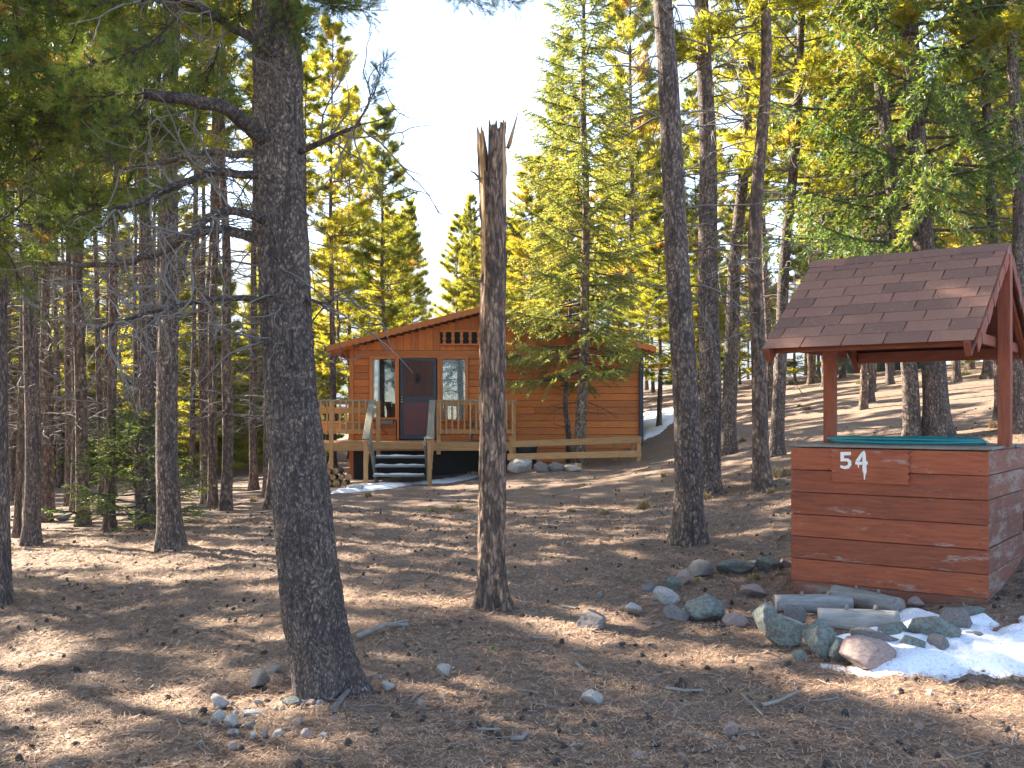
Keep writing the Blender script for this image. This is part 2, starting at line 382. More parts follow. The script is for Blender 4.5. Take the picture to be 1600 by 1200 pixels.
def trunk_me(name, H, d, seed, sides=14, rings=56, flare=.45, wig=.06, bumpy=.0):
    rng = np.random.default_rng(seed); t = np.linspace(0, 1, rings)**1.25; z = -.35 + (H+.35)*t
    zz = np.maximum(z, 0)
    r = d/2*(1-.93*(zz/H)**1.15) + d/2*flare*np.exp(-zz/.22); r[-1] = .008
    ph = rng.uniform(0, 6, 4)
    cx = wig*(np.sin(z*.55+ph[0])-math.sin(ph[0])) + wig*.4*np.sin(z*1.6+ph[1]); cy = wig*(np.sin(z*.5+ph[2])-math.sin(ph[2]))
    th = np.arange(sides)*2*np.pi/sides
    lob = 1 + .16*np.exp(-zz/.25)[:, None]*np.sin(th*4+ph[3])[None, :]
    rr = r[:, None]*lob
    if bumpy: rr = rr + bumpy*(vn3(np.stack([np.cos(th)[None, :]*6+0*z[:, None], np.sin(th)[None, :]*6+0*z[:, None], z[:, None]*14+0*th], -1))-.5) + bumpy*.8*(vn3(np.stack([np.cos(th)[None, :]*17+0*z[:, None], np.sin(th)[None, :]*17+0*z[:, None], z[:, None]*40+0*th], -1))-.5)
    V = np.stack([cx[:, None]+rr*np.cos(th), cy[:, None]+rr*np.sin(th), z[:, None]+0*th], -1).reshape(-1, 3)
    i = np.arange(rings-1)[:, None]*sides; j = np.arange(sides)[None, :]; k = (j+1) % sides
    return mesh(name, V, None, np.stack([i+j, i+k, i+sides+k, i+sides+j], -1).reshape(-1, 4), True)
def curl(rng, p, d, L, n, droop, kink):
    pts = [np.array(p)]; d = unit(np.array(d, float))
    for q in range(n):
        d = unit(d + rng.normal(0, kink, 3) + np.array([0, 0, droop])); pts.append(pts[-1]+d*L/n)
    return np.array(pts)
def dead_branches(mb, rng, h0, h1, cnt, r0, Lr=(.4, 1.3), droop=-.12):
    for _ in range(cnt):
        h = rng.uniform(h0, h1); a = rng.uniform(0, 2*np.pi); L = rng.uniform(*Lr)
        d = np.array([math.cos(a), math.sin(a), rng.uniform(-.1, .45)])
        p = curl(rng, (d[0]*r0*.7, d[1]*r0*.7, h), d, L, 6, droop, .13)
        mb.tube(p, np.linspace(.011, .003, 7)*(.6+.5*L), 4, False)
        for _ in range(rng.integers(1, 4)):
            q = rng.integers(2, 6); dd = unit(p[q]-p[q-1]); s = curl(rng, p[q], dd+rng.normal(0, .6, 3), L*rng.uniform(.2, .55), 4, droop*1.3, .2)
            mb.tube(s, np.linspace(.006, .002, 5), 3, False)
def pine_parts(seed, H, cb, R, nb, k=16, ln=.16, wd=.017, dead=(2.0, 24), r0=.11, up=(-.25, .5), tw=(6, 11), full=False):
    rng = np.random.default_rng(seed); mb = MB(); T = []; A = []; TT = []
    for b in range(nb):
        t = rng.random()**.85; h = cb+(H-cb)*t; az = b*2.4+rng.normal(0, .4)
        L = R*(max(.05, 1-t)**.65)*rng.uniform(.55, 1.1)*min(1, .55+2.2*t if not full else 1)+.12
        e = up[0]+(up[1]-up[0])*t+rng.normal(0, .1); hv = np.array([math.cos(az), math.sin(az), 0])
        s = np.linspace(0, 1, 6)[:, None]
        side = np.array([-hv[1], hv[0], 0])*rng.normal(0, .12)
        path = np.array([0, 0, h])+hv*L*s+side*L*s*s+np.array([0, 0, 1])*L*(e*s+.28*s**2)
        mb.tube(path, np.linspace(.022, .004, 6)*(.5+.5*L), 4, False)
        bt = rng.uniform(.1, .75) if rng.random() > .04 else .97
        for _ in range(int(rng.integers(*tw)*(.5+.6*L/R))+2):
            q = rng.uniform(.3, 1); p = path[0]*0+np.array([np.interp(q, s[:, 0], path[:, c]) for c in range(3)])
            dv = unit(path[-1]-path[0]); dv = rotz(dv, rng.choice([-1, 1])*rng.uniform(.3, 1.2)); dv = unit(dv+np.array([0, 0, rng.uniform(-.15, .5)]))
            tl = (.34*L*(1.15-q)+.10)*rng.uniform(.7, 1.3)
            e1 = p+dv*tl; mb.tube(np.array([p, (p+e1)/2+[0, 0, -.01], e1]), [.007, .005, .003], 3, False)
            for f in (.45, .75, 1.0):
                T.append(p+dv*tl*f+rng.normal(0, .03, 3)); A.append(unit(dv+rng.normal(0, .35, 3)+[0, 0, .3])); TT.append(bt+rng.normal(0, .1))
        T.append(path[-1]); A.append(unit(path[-1]-path[-2])); TT.append(bt)
    if dead: dead_branches(mb, rng, dead[0], cb+.6, dead[1], r0)
    V, F_, tt = blades(rng, np.array(T), np.array(A), k, ln, wd, tintbase=np.array(TT))
    return mb.mesh('branches', True), mesh('crown', V, F_, None, False, tt)
def spruce_parts(seed, H, cb, R, nb, ln=.045, wd=.011, step=.026, droop=-.3, pw=.8, tw_n=9, dead=None, hang=.35):
    rng = np.random.default_rng(seed); mb = MB(); T = []; A = []; TT = []
    for b in range(nb):
        t = (b+rng.random())/nb; h = cb+(H-cb)*t; az = b*2.4+rng.normal(0, .3)
        L = R*(max(.03, 1-t)**pw)*rng.uniform(.65, 1.1)+.1; hv = np.array([math.cos(az), math.sin(az), 0])
        s = np.linspace(0, 1, 7)[:, None]; e = droop+.75*t+rng.normal(0, .08)
        path = np.array([0, 0, h])+hv*L*s+np.array([0, 0, 1])*L*(e*s+.25*s**2)+np.array([-hv[1], hv[0], 0])*L*rng.normal(0, .1)*s*s
        mb.tube(path, np.linspace(.02, .004, 7)*(.5+.4*L), 4, False); bt = rng.uniform(.1, .8)
        tws = []
        m = int(tw_n*(.35+.65*L/R))+2
        for q in np.linspace(.22, 1, m):
            for sg in (-1, 1):
                if rng.random() < .12: continue
                p = np.array([np.interp(q, s[:, 0], path[:, c]) for c in range(3)])
                d = unit(rotz(hv, sg*rng.uniform(.5, 1.05))+np.array([0, 0, -hang+rng.normal(0, .12)]))
                tws.append((p, d, (.42*L*(1.12-q)+.10)*rng.uniform(.7, 1.25)))
        tws.append((path[3], unit(path[-1]-path[3]), np.linalg.norm(path[-1]-path[3])))
        for p, d, tl in tws:
            kx = max(2, int(tl/step)); f = (np.arange(kx)+rng.random(kx))/kx
            sag = np.zeros((kx, 3)); sag[:, 2] = -hang*.35*tl*f*f
            T.append(p+d*tl*f[:, None]+sag+rng.normal(0, .006, (kx, 3))); A.append(np.repeat(d[None], kx, 0)); TT.append(np.clip(bt+rng.normal(0, .12)+.25*f-.1, 0, .85))
            mb.tube(np.array([p, p+d*tl*.5+[0, 0, -hang*.09*tl], p+d*tl+[0, 0, -hang*.35*tl]]), [.006, .004, .002], 3, False)
    if dead: dead_branches(mb, rng, dead[0], cb+.8, dead[1], .1, (.3, .9))
    T = np.vstack(T); A = np.vstack(A); TT = np.concatenate(TT)
    V, F_, tt = blades(rng, T, A, 4, ln, wd, (30, 65), .2, TT)
    return mb.mesh('branches', True), mesh('crown', V, F_, None, False, tt)

VAR = {}
VAR['pineA'] = (14, .25, 'bark', 'pine', pine_parts(1, 14, 4.8, 1.7, 120, dead=(2.0, 30)))
VAR['pineB'] = (14, .25, 'bark', 'pine', pine_parts(2, 14, 6.0, 1.5, 105, dead=(2.2, 46)))
VAR['pineC'] = (13, .25, 'bark_far', 'pine', pine_parts(3, 13, 2.6, 1.75, 165, k=16, ln=.18, wd=.020, dead=(1.0, 16), full=True))
VAR['pineD'] = (7, .13, 'bark_far', 'pine', pine_parts(4, 7, .5, 1.45, 110, k=15, ln=.18, wd=.020, dead=None, full=True))
VAR['pineE'] = (14, .22, 'bark_far', 'pine', pine_parts(5, 14, 6.4, 1.4, 95, k=15, ln=.17, wd=.019, dead=(1.6, 60)))
VAR['pineF'] = (14, .20, 'bark_far', 'pine', pine_parts(9, 14, 9.2, .95, 44, k=12, ln=.15, wd=.02, dead=(1.6, 55)))
VAR['spruce'] = (13, .24, 'bark_spruce', 'spruce', spruce_parts(6, 13, 2.0, 1.85, 150, ln=.062, wd=.019, step=.026, tw_n=12, dead=(1.2, 10)))
VAR['fir'] = (16, .40, 'bark', 'fir', spruce_parts(7, 16, 3.2, 3.1, 150, ln=.085, wd=.024, step=.045, droop=-.25, pw=.6, tw_n=13, dead=(2.5, 12), hang=.6))
VAR['sapling'] = (1.9, .045, 'bark', 'fir', spruce_parts(8, 1.9, .12, 1.0, 46, ln=.035, wd=.008, step=.02, droop=-.05, pw=.9, tw_n=8, hang=.15))
TRUNK = {k: [trunk_me('trunk', v[0], v[1], 40+q*7+len(k), wig=.05 if k != 'pineE' else .09) for q in range(3)] for k, v in VAR.items()}
def add_tree(kind, x, y, label, cat='pine tree', group=None, d=None, H=None, lean=(0, 0), rz=None, name='pine_tree', rng=random, crown_xy=None, zoff=0):
    H0, d0, bk, nd_, (br, cr) = VAR[kind]; d = d or d0; H = H or H0
    z = gz(x, y)+zoff
    root = empty(name, (x, y, z), 0, label, cat, group)
    rz = rng.uniform(0, 6.28) if rz is None else rz
    # lean = metres of sideways shift per metre of height
    root.rotation_mode = 'XYZ'
    q = Vector((lean[0], lean[1], 1)).to_track_quat('Z', 'Y') if (lean[0] or lean[1]) else None
    mrot = Matrix.Rotation(rz, 3, 'Z')
    if q: mrot = Vector((0, 0, 1)).rotation_difference(Vector((lean[0], lean[1], 1)).normalized()).to_matrix() @ mrot
    root.rotation_euler = mrot.to_euler()
    sx = d/d0; sz = H/H0; cs = crown_xy or (sz*.5+.5)
    tm = rng.choice(TRUNK[kind])
    link('trunk', tm, M[bk], root, scale=(sx, sx, sz))
    link('branches', br, M['deadwood'] if kind.startswith('pine') else M['limb'], root, scale=(cs, cs, sz))
    link('crown', cr, M[nd_], root, scale=(cs, cs, sz))
    return root
for k in TRUNK:
    for me in TRUNK[k]: me.materials.append(M[VAR[k][2]])

def hero(px, py, wpx, px_top, label, kind='pineA', H=14, **kw):
    p = GP(px, py); d = wpx/F*p.y
    # shift between the base row and the top row of the picture gives the lean
    zt = CAMZ+HY/F*p.y; lean = ((px_top-px)/F*p.y)/(zt-p.z)
    return add_tree(kind, p.x, p.y, label, d=d, H=H, lean=(lean, 0), **kw), p
hero(1075, 850, 43, 1050, 'tall straight pine trunk with drooping bare branches, between broken snag and well', 'pineB', 15)
hero(1103, 770, 36, 1112, 'grey pine trunk close behind the tall straight pine near the well', 'pineB', 15)
hero(1195, 765, 26, 1176, 'pine with many bare twiggy branches just left of the well roof', 'pineE', 14)
hero(1139, 708, 24, 1166, 'pine leaning slightly right on the slope, dark at its foot', 'pineA', 14)
hero(1215, 712, 21, 1246, 'slender pine leaning right beside the left edge of the well', 'pineA', 13)
hero(1203, 642, 12, 1202, 'thin orange-lit pine trunk on the slope behind the twiggy pine', 'pineE', 12)
hero(1425, 690, 26, 1368, 'pine leaning left behind the well roof with pale curled dead branch', 'pineB', 14)
t8 = [o for o in bpy.data.objects if o.get('label', '').startswith('pine leaning left behind the well')][0]
mb = MB()
for pts in ([(1376, 62), (1384, 34), (1395, 27), (1399, 60), (1389, 92), (1378, 118)], [(1384, 70), (1396, 66), (1410, 88), (1419, 122), (1413, 165)], [(1380, 100), (1350, 108), (1318, 122), (1305, 110)]):
    pth = np.array([np.array(P(q[0], q[1], t8.location.y-.15)) for q in pts]); tt = np.linspace(0, 1, 22); pth = np.stack([np.interp(tt, np.linspace(0, 1, len(pth)), pth[:, c]) for c in range(3)], 1)
    mb.tube(pth, np.linspace(.022, .008, 22), 6)
rmx = (Matrix.Translation(t8.location) @ t8.rotation_euler.to_matrix().to_4x4()).inverted()
o = link('curled_branch', mb.mesh('curled_branch', True), M['stick'], t8); o.matrix_basis = rmx
hero(1465, 684, 38, 1432, 'large dark green fir with a thick trunk behind the well', 'fir', 16, cat='fir tree', name='fir_tree')
hero(1590, 676, 23, 1588, 'upright pine right beside the gable of the well roof', 'pineB', 14)
hero(1566, 655, 19, 1542, 'pine with dark foliage uphill behind the right post of the well', 'pineA', 14)
hero(1348, 640, 12, 1345, 'small pine on the sunny slope seen between the well posts', 'pineE', 11)
hero(1363, 628, 9, 1366, 'thin orange pine on the sunny slope seen between the well posts', 'pineE', 11)
hero(1545, 592, 17, 1540, 'pine at the top of the sunny slope beside the right well post', 'pineC', 13)
hero(268, 857, 35, 258, 'straight dark pine beside the small green fir sapling', 'pineB', 15)
hero(48, 852, 25, 44, 'reddish brown pine trunk near the flat dark stone on the left', 'pineA', 14)
hero(130, 822, 20, 126, 'slim grey pine behind the fir sapling, left of it', 'pineF', 14)
hero(228, 824, 24, 226, 'brown pine close behind the fir sapling', 'pineA', 14)
hero(72, 815, 16, 66, 'thin brown pine behind the reddish pine on the left', 'pineF', 13)
hero(334, 793, 15, 332, 'left pine of a close pair in front of the yellow cottage', 'pineF', 13)
hero(352, 797, 18, 351, 'right pine of a close pair in front of the yellow cottage', 'pineF', 13)
hero(396, 766, 13, 394, 'narrow dark pine behind the big foreground trunk', 'pineF', 13)
hero(418, 775, 16, 416, 'dark pine hugging the left side of the big foreground trunk', 'pineF', 13)
hero(176, 776, 13, 174, 'thin sunlit pine deep in the wood behind the sapling', 'pineF', 12)
lt, lp = hero(3, 943, 24, -6, 'pine at the left edge with low needle-laden boughs', 'pineA', 14)
# pines with their crowns against the sky behind the cabin
def skytree(px, Y, top_py, kind, label, d=.2, cxy=None, group=None):
    x = (px-CX)/F*Y; z = gz(x, Y); H = CAMZ+(HY-top_py)/F*Y-z
    return add_tree(kind, x, Y, label, d=d, H=H, crown_xy=cxy, group=group)
skytree(600, 36, 178, 'pineC', 'bushy green pine standing against the sky behind the cabin roof', .24, 1.1)
skytree(638, 44, 318, 'pineC', 'shorter pine between bushy pine and far blue hill', .2, .75)
skytree(548, 40, 150, 'pineC', 'yellowish pine left of the bushy pine behind the cabin', .22, 1.0)
skytree(520, 31, 20, 'pineA', 'tall pine behind the left eave of the cabin', .22, 1.0)
skytree(736, 46, 300, 'pineE', 'thin sparse pine beside the top of the broken snag', .16, .6)
skytree(738, 52, 415, 'pineD', 'low yellow-green pine above the cabin ridge', .14, .6)
skytree(775, 42, 330, 'pineC', 'yellow-green pine behind the broken snag', .2, 1.0)
skytree(830, 38, 250, 'pineC', 'blue-green pine behind the spruce and cabin roof', .2, 1.0)
skytree(880, 47, 60, 'pineC', 'tall yellow-green pine behind the cabin spruce', .22, 1.1)
skytree(985, 33, -120, 'pineC', 'tall bright green pine behind the right end of the cabin', .24, 1.15)
skytree(1030, 27.5, 330, 'pineC', 'low bushy pine at the right corner of the cabin', .15, .8)
# the forest
rf = random.Random(11); spots = []
def clear(x, y, dmin):
    if y < 41 and 340 < CX+x/y*F < 402: return False        # keeps the cottage in view
    for a, b in spots:
        if (a-x)**2+(b-y)**2 < dmin*dmin: return False
    return True
def cabin_zone(x, y): return -6.2 < x < 5.2 and 20 < y < 34
def height_cap(x, y):
    px = CX+x/y*F if y > 1 else -999
    if 500 < px < 870: lim = 330 if px < 650 else (505 if px < 712 else 340)
    else: return 99
    return CAMZ+(HY-lim)/F*y-gz(x, y)
n_for = 0
for _ in range(6000):
    if n_for >= 150: break
    y = 17+46*rf.random()**1.1; half = .56*y+5; x = rf.uniform(-half, half)
    if cabin_zone(x, y) or (-6.5 < x < 9 and y < 41): continue
    if y < 26 and -7.5 < x < 6.5: continue
    if x > 3 and y < 24: continue
    if not clear(x, y, 1.6+.012*y): continue
    if x < -4 and 8 < .6*x+.8*y < 17 and rf.random() < .45: continue      # the wood is open towards the sun
    cap = height_cap(x, y)
    if cap < 3.5: continue
    spots.append((x, y)); n_for += 1
    rr = rf.random()
    kind = 'pineE' if rr < .36 else ('pineC' if rr < .72 else ('pineB' if rr < .84 else 'pineD'))
    if x < -4 and y < 35: kind = 'pineF' if rf.random() < .8 else 'pineE'
    if x < -4 and 8 < .6*x+.8*y < 17 and -.8*x+.6*y < 34: kind = 'pineF'
    if x < -6 and y > 36 and rf.random() < .75: kind = 'pineD'
    if cap < 9: kind = 'pineD'
    H = {'pineE': rf.uniform(11, 15), 'pineC': rf.uniform(10, 14), 'pineB': rf.uniform(12, 15), 'pineF': rf.uniform(11, 14.5), 'pineD': rf.uniform(5, 9)}[kind]
    H = min(H, cap)
    left = x < 0
    where = 'wood left of the cabin' if x < -5 else ('wood on the slope behind the well' if x > 5 else 'wood behind the cabin')
    what = {'pineE': 'slender bare-stemmed pine', 'pineF': 'thin pine with a small high crown', 'pineC': 'leafy pine with a low yellow-green crown', 'pineB': 'straight pine with a high crown', 'pineD': 'young bushy pine'}[kind]
    add_tree(kind, x, y, what+' in the '+where, group=what.replace('pine', 'pines', 1)+' in the '+where, d=rf.uniform(.13, .25) if kind != 'pineD' else rf.uniform(.08, .14), H=H, lean=(rf.gauss(0, .02), rf.gauss(0, .02)), rng=rf)
for _ in range(900):      # young growth low among the stems
    if n_for >= 214: break
    y = rf.uniform(30, 54); x = rf.uniform(-.56*y-3, -.13*y-3) if rf.random() < .78 else rf.uniform(6.5, .56*y+3)
    if y < 27 and x > 0: continue
    if not clear(x, y, 1.5): continue
    spots.append((x, y)); n_for += 1; sd_ = 'left of the cabin' if x < 0 else 'on the slope behind the well'
    add_tree('pineD', x, y, 'young bushy pine in the understorey '+sd_, group='young understorey pines '+sd_, d=rf.uniform(.07, .13), H=rf.uniform(4.5, 9.5), rng=rf, crown_xy=rf.uniform(1.1, 1.5))
for _ in range(900):      # close-set slender stems on the left
    if n_for >= 252: break
    y = rf.uniform(15, 38); x = rf.uniform(-.53*y-1, -.17*y-1.2)
    if not clear(x, y, 1.0) or (y < 17 and x > -6): continue
    if -13.5 < x+1.1*(0) < -9.5 and y < 42 and abs((x/y)+.272) < .012: continue
    spots.append((x, y)); n_for += 1
    add_tree('pineF', x, y, 'thin pine with a small high crown in the wood left of the cabin', group='thin pines with a small high crown in the wood left of the cabin', d=rf.uniform(.11, .19), H=rf.uniform(10, 14), lean=(rf.gauss(0, .02), 0), rng=rf)
# trees beside and behind the camera's left that shade the foreground
for x, y, k in ((-7.6, 6.6, 'pineA'), (-9.8, 11.0, 'pineB'), (-10.5, 3.2, 'pineB'), (-13, 8.0, 'pineB'), (-16.5, 13.5, 'pineA'), (-5.6, 2.6, 'pineA'), (-14.5, 3.5, 'pineA'), (-11.2, 9.6, 'pineC'), (-12.8, 11.2, 'pineC'), (-10.8, 13.6, 'pineA'), (-13.6, 16.4, 'pineB')):
    add_tree(k, x, y, 'pine growing left of the clearing, shading the foreground', group='pines left of the clearing', d=.24, H=13.5, rng=rf)

# ------------------------------------------------------------------ the big foreground pine
bp = GP(512, 1085); by = bp.y
big = empty('pine_tree', bp, 0, 'big rough-barked pine in the foreground with gnarled dead limbs', 'pine tree')
def rel(px, py, Y=by): return np.array(P(px, py, Y)-bp)
zc = [-.3, 0, .15, .40, .98, 1.665, 2.35, 3.04, 3.73, 6, 9, 12]
cxp = [rel(512, 1085)[0], rel(512, 1085)[0], rel(505, 1040)[0], rel(490, 960)[0], rel(473, 800)[0], rel(453, 600)[0], rel(443, 400)[0], rel(436, 200)[0], rel(432, 0)[0], -.34, -.42, -.45]
rd = [.26, .20, .178, .166, .152, .134, .131, .129, .122, .09, .05, .01]
SD, RG = 120, 330
zz = -.3+12.3*np.linspace(0, 1, RG)**1.5; th = np.arange(SD)*2*np.pi/SD
cx_ = np.interp(zz, zc, cxp); rr = np.interp(zz, zc, rd)
lob = 1+.22*np.exp(-np.maximum(zz, 0)/.16)[:, None]*(np.sin(th*3+.6)+.6*np.sin(th*5+2))[None, :]
pc = np.stack([np.cos(th)[None, :]*1.0+0*zz[:, None], np.sin(th)[None, :]*1.0+0*zz[:, None], zz[:, None]+0*th], -1)
dsp = .012*(vn3(pc*[4, 4, 7])-.5)+.011*np.abs(vn3(pc*[9, 9, 14]+5)-.5)*2+.006*(vn3(pc*[22, 22, 38]+11)-.5)
rad = rr[:, None]*lob+dsp*np.clip(rr/.1, .1, 1)[:, None]
V = np.stack([cx_[:, None]+rad*np.cos(th), rad*np.sin(th), zz[:, None]+0*th], -1).reshape(-1, 3)
i = np.arange(RG-1)[:, None]*SD; j = np.arange(SD)[None, :]; k = (j+1) % SD
link('trunk', mesh('trunk', V, None, np.stack([i+j, i+k, i+SD+k, i+SD+j], -1).reshape(-1, 4), True), M['bark_hero'], big)
rb = np.random.default_rng(21)
limbs = [([(425, 226, 5.34), (385, 195, 5.2), (345, 166, 5.0), (290, 152, 4.9), (225, 146, 4.8)], .042, .026),
         ([(410, 243, 5.34), (340, 240, 5.5), (290, 245, 5.7), (238, 258, 5.9), (190, 262, 6.2)], .022, .009),
         ([(410, 272, 5.34), (326, 268, 5.2), (280, 286, 5.1), (225, 312, 5.0), (170, 325, 4.9)], .024, .010),
         ([(425, 347, 5.34), (390, 334, 5.2), (352, 328, 5.1), (317, 341, 5.0), (294, 374, 4.9), (286, 420, 4.85)], .027, .009),
         ([(425, 380, 5.34), (380, 366, 5.5), (340, 357, 5.6), (298, 365, 5.7), (247, 400, 5.9), (200, 408, 6.1), (140, 416, 6.4), (85, 408, 6.7), (20, 410, 7.0)], .032, .012),
         ([(425, 467, 5.34), (370, 466, 5.2), (320, 470, 5.1), (262, 481, 5.0), (200, 498, 4.95), (150, 520, 4.9)], .018, .006),
         ([(470, 236, 5.34), (500, 224, 5.3), (535, 208, 5.2), (560, 196, 5.1)], .018, .008),
         ([(482, 470, 5.34), (510, 474, 5.4), (535, 462, 5.5)], .012, .004),
         ([(440, 95, 5.34), (380, 50, 5.1), (310, 10, 4.9), (220, -20, 4.7)], .03, .012)]
tw = MB()
for pts, r0, r1 in limbs:
    pp = np.array([rel(*q) for q in pts]); pp[0] += (pp[0]-pp[1])*.1
    t = np.linspace(0, 1, len(pp)); tt = np.linspace(0, 1, 6*len(pp))
    path = np.stack([np.interp(tt, t, pp[:, c]) for c in range(3)], 1)
    ker = np.ones(5)/5
    for c in range(3): path[3:-3, c] = np.convolve(path[:, c], ker, 'valid')[1:-1]
    path += (np.stack([vn3(path*9+c*7) for c in range(3)], 1)-.5)*.03*np.minimum(1, tt*6)[:, None]
    lm = MB(); lm.tube(path, np.linspace(r0, r1, len(path))*(1+.18*(vn3(path*20)-.5)), 10)
    link('limb', lm.mesh('limb', True), M['limb'], big)
    if r0 > .035: continue
    for _ in range(int(4+len(pts)*1.6)):     # curled dead twigs hanging from the limb
        q = rb.integers(5, len(path)); d = unit(path[q]-path[q-1])
        s = curl(rb, path[q], d*.5+rb.normal(0, .55, 3)+[0, 0, -.25], rb.uniform(.2, .75), 9, rb.uniform(-.16, .1), .22)
        tw.tube(s, np.linspace(.0065, .002, 10), 5, False)
        for _ in range(rb.integers(1, 5)):
            e = rb.integers(3, 9); s2 = curl(rb, s[e], unit(s[e]-s[e-1])+rb.normal(0, .6, 3), rb.uniform(.08, .35), 6, rb.uniform(-.2, .15), .28)
            tw.tube(s2, np.linspace(.0035, .0012, 7), 4, False)
for _ in range(22):                           # thin dead twigs straight from the trunk
    z = rb.uniform(1.9, 3.4); a = rb.uniform(1.6, 5.2); cxx = np.interp(z, zc, cxp)
    s = curl(rb, (cxx+.12*math.cos(a), .12*math.sin(a), z), (math.cos(a), math.sin(a), rb.uniform(-.4, .3)), rb.uniform(.25, .8), 9, rb.uniform(-.16, .05), .2)
    tw.tube(s, np.linspace(.006, .0015, 10), 4, False)
    for _ in range(2):
        e = rb.integers(3, 9); s2 = curl(rb, s[e], unit(s[e]-s[e-1])+rb.normal(0, .6, 3), rb.uniform(.1, .3), 6, -.1, .28)
        tw.tube(s2, np.linspace(.003, .001, 7), 3, False)
link('dead_twigs', tw.mesh('dead_twigs', True), M['deadwood'], big)
# root snaking over the ground
rt = MB(); pts = [GP(q[0], q[1]) for q in ((545, 1075), (575, 1068), (592, 1072), (560, 1085), (535, 1105), (520, 1120))]
pts = [GP(600, 1064), GP(575, 1070), GP(552, 1082), GP(535, 1100), GP(520, 1118)]
pth = np.array([np.array(p-bp)+[0, 0, .018] for p in pts]); tt = np.linspace(0, 1, 24)
pth = np.stack([np.interp(tt, np.linspace(0, 1, 5), pth[:, c]) for c in range(3)], 1); pth[:, 2] += .015*np.sin(tt*3.1)
rt.tube(pth, np.linspace(.012, .017, 24), 8); link('root', rt.mesh('root', True), M['deadwood'], big)
# live boughs
def bough_parts(seed, L=1.5, shoots=46):
    rng = np.random.default_rng(seed); mb = MB(); T = []; A = []; TT = []
    main = curl(rng, (0, 0, 0), (1, 0, .05), L, 9, .0, .10); mb.tube(main, np.linspace(.016, .004, 10), 6, False)
    def shoot(p, d, n):
        ln = rng.uniform(.09, .17); tb = rng.uniform(.05, .8) if rng.random() > .05 else .97
        for f in np.linspace(0, 1, n): T.append(p+d*ln*f); A.append(d); TT.append(tb)
    for _ in range(shoots):
        q = rng.integers(2, 10); dd = unit(main[q]-main[q-1])
        s = curl(rng, main[q], unit(dd+rng.normal(0, .65, 3)), rng.uniform(.15, .55)*(1.25-q/10), 6, .05, .14)
        mb.tube(s, np.linspace(.006, .003, 7), 4, False); shoot(s[-1], unit(s[-1]-s[-2]), 7)
        for _ in range(rng.integers(1, 4)):
            e = rng.integers(2, 6); d2 = unit(unit(s[e]-s[e-1])+rng.normal(0, .6, 3)); p2 = s[e]+d2*rng.uniform(.04, .14)
            mb.tube(np.array([s[e], p2]), [.0035, .0028], 3, False); shoot(p2, d2, 6)
    V, F_, tt = blades(rng, np.array(T), np.array(A), 13, .060, .0032, (28, 68), .1, np.array(TT))
    return mb.mesh('bough_wood', True), mesh('needles', V, F_, None, False, tt)
BO = [bough_parts(60+q) for q in range(4)]
def bough(root, start, end, droop=0, sc=None):
    """a live bough from start towards end (world points)"""
    a, b = Vector(start), Vector(end); d = b-a; wd_, ndl = BO[rb.integers(0, 4)]
    inv = root.matrix_world.inverted() if False else None
    q = d.to_track_quat('X', 'Z') @ Euler((rb.uniform(-.6, .6), 0, 0)).to_quaternion()
    s = sc or d.length/1.5
    mw = Matrix.Translation(a) @ q.to_matrix().to_4x4() @ Matrix.Scale(s, 4)
    rm = Matrix.Translation(root.location) @ root.rotation_euler.to_matrix().to_4x4()
    o = link('bough', wd_, M['limb'], root); o.matrix_basis = rm.inverted() @ mw
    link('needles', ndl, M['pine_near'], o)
for s0, e0 in [((300, 5, 4.9), (250, 130, 4.6)), ((345, 60, 5.1), (300, 180, 5.3)), ((290, -20, 4.9), (170, 60, 4.6)), ((380, 40, 5.2), (330, -40, 4.8)),
               ((425, 40, 5.3), (520, -10, 5.0)), ((420, 20, 5.2), (470, 110, 4.9)), ((440, -20, 5.3), (560, 40, 5.6)), ((410, 10, 5.2), (330, 70, 4.9)),
               ((225, 146, 4.8), (110, 190, 4.6)), ((228, 148, 4.8), (150, 100, 4.7)), ((235, 150, 4.8), (190, 240, 4.6)), ((190, 262, 6.2), (90, 250, 6.5)),
               ((170, 325, 4.9), (60, 340, 4.7)), ((200, 318, 5.0), (150, 400, 5.0)), ((560, 196, 5.1), (600, 120, 5.3)), ((430, -80, 5.3), (640, -60, 5.0)),
               ((660, -60, 5.0), (740, 42, 5.1)), ((690, -60, 5.0), (822, 30, 5.2)), ((700, -70, 5.0), (775, 40, 5.0)), ((300, 280, 5.1), (230, 360, 5.4)), ((260, 60, 4.7), (160, 150, 4.4))]:
    bough(big, P(*s0), P(*e0))
lb = [((5, -60, 7.6), (130, 40, 6.6)), ((5, 40, 7.7), (150, 110, 6.8)), ((5, 130, 7.8), (120, 210, 6.6)), ((0, 220, 7.8), (110, 300, 6.9)), ((0, 300, 7.9), (90, 380, 7.0)),
      ((0, -20, 7.6), (60, 60, 6.0)), ((0, 180, 7.6), (50, 160, 6.0)), ((0, 380, 7.9), (70, 440, 7.2)), ((5, 60, 8), (220, 40, 8.2)), ((5, 200, 8), (210, 220, 8.6)), ((5, 300, 8), (230, 330, 8.8)),
      ((0, 250, 7.9), (45, 260, 6.2)), ((0, -120, 7.8), (230, -30, 7.4)), ((5, 120, 8), (260, 150, 8.4))]
rq = random.Random(5)
for _ in range(9):
    py_ = rq.uniform(-120, 400); yy_ = rq.uniform(5.8, 8.8); lb.append(((0, py_-30, 7.9), (rq.uniform(30, 330)*(1 if py_ < 250 else .6), py_+rq.uniform(0, 60), yy_)))
for s0, e0 in lb: bough(lt, P(*s0), P(*e0))
for _ in range(6):
    py_ = rq.uniform(-150, 150); bough(big, P(rq.uniform(395, 440), py_-40, by), P(rq.uniform(140, 390), py_+rq.uniform(-20, 70), rq.uniform(4.2, 6.4)))
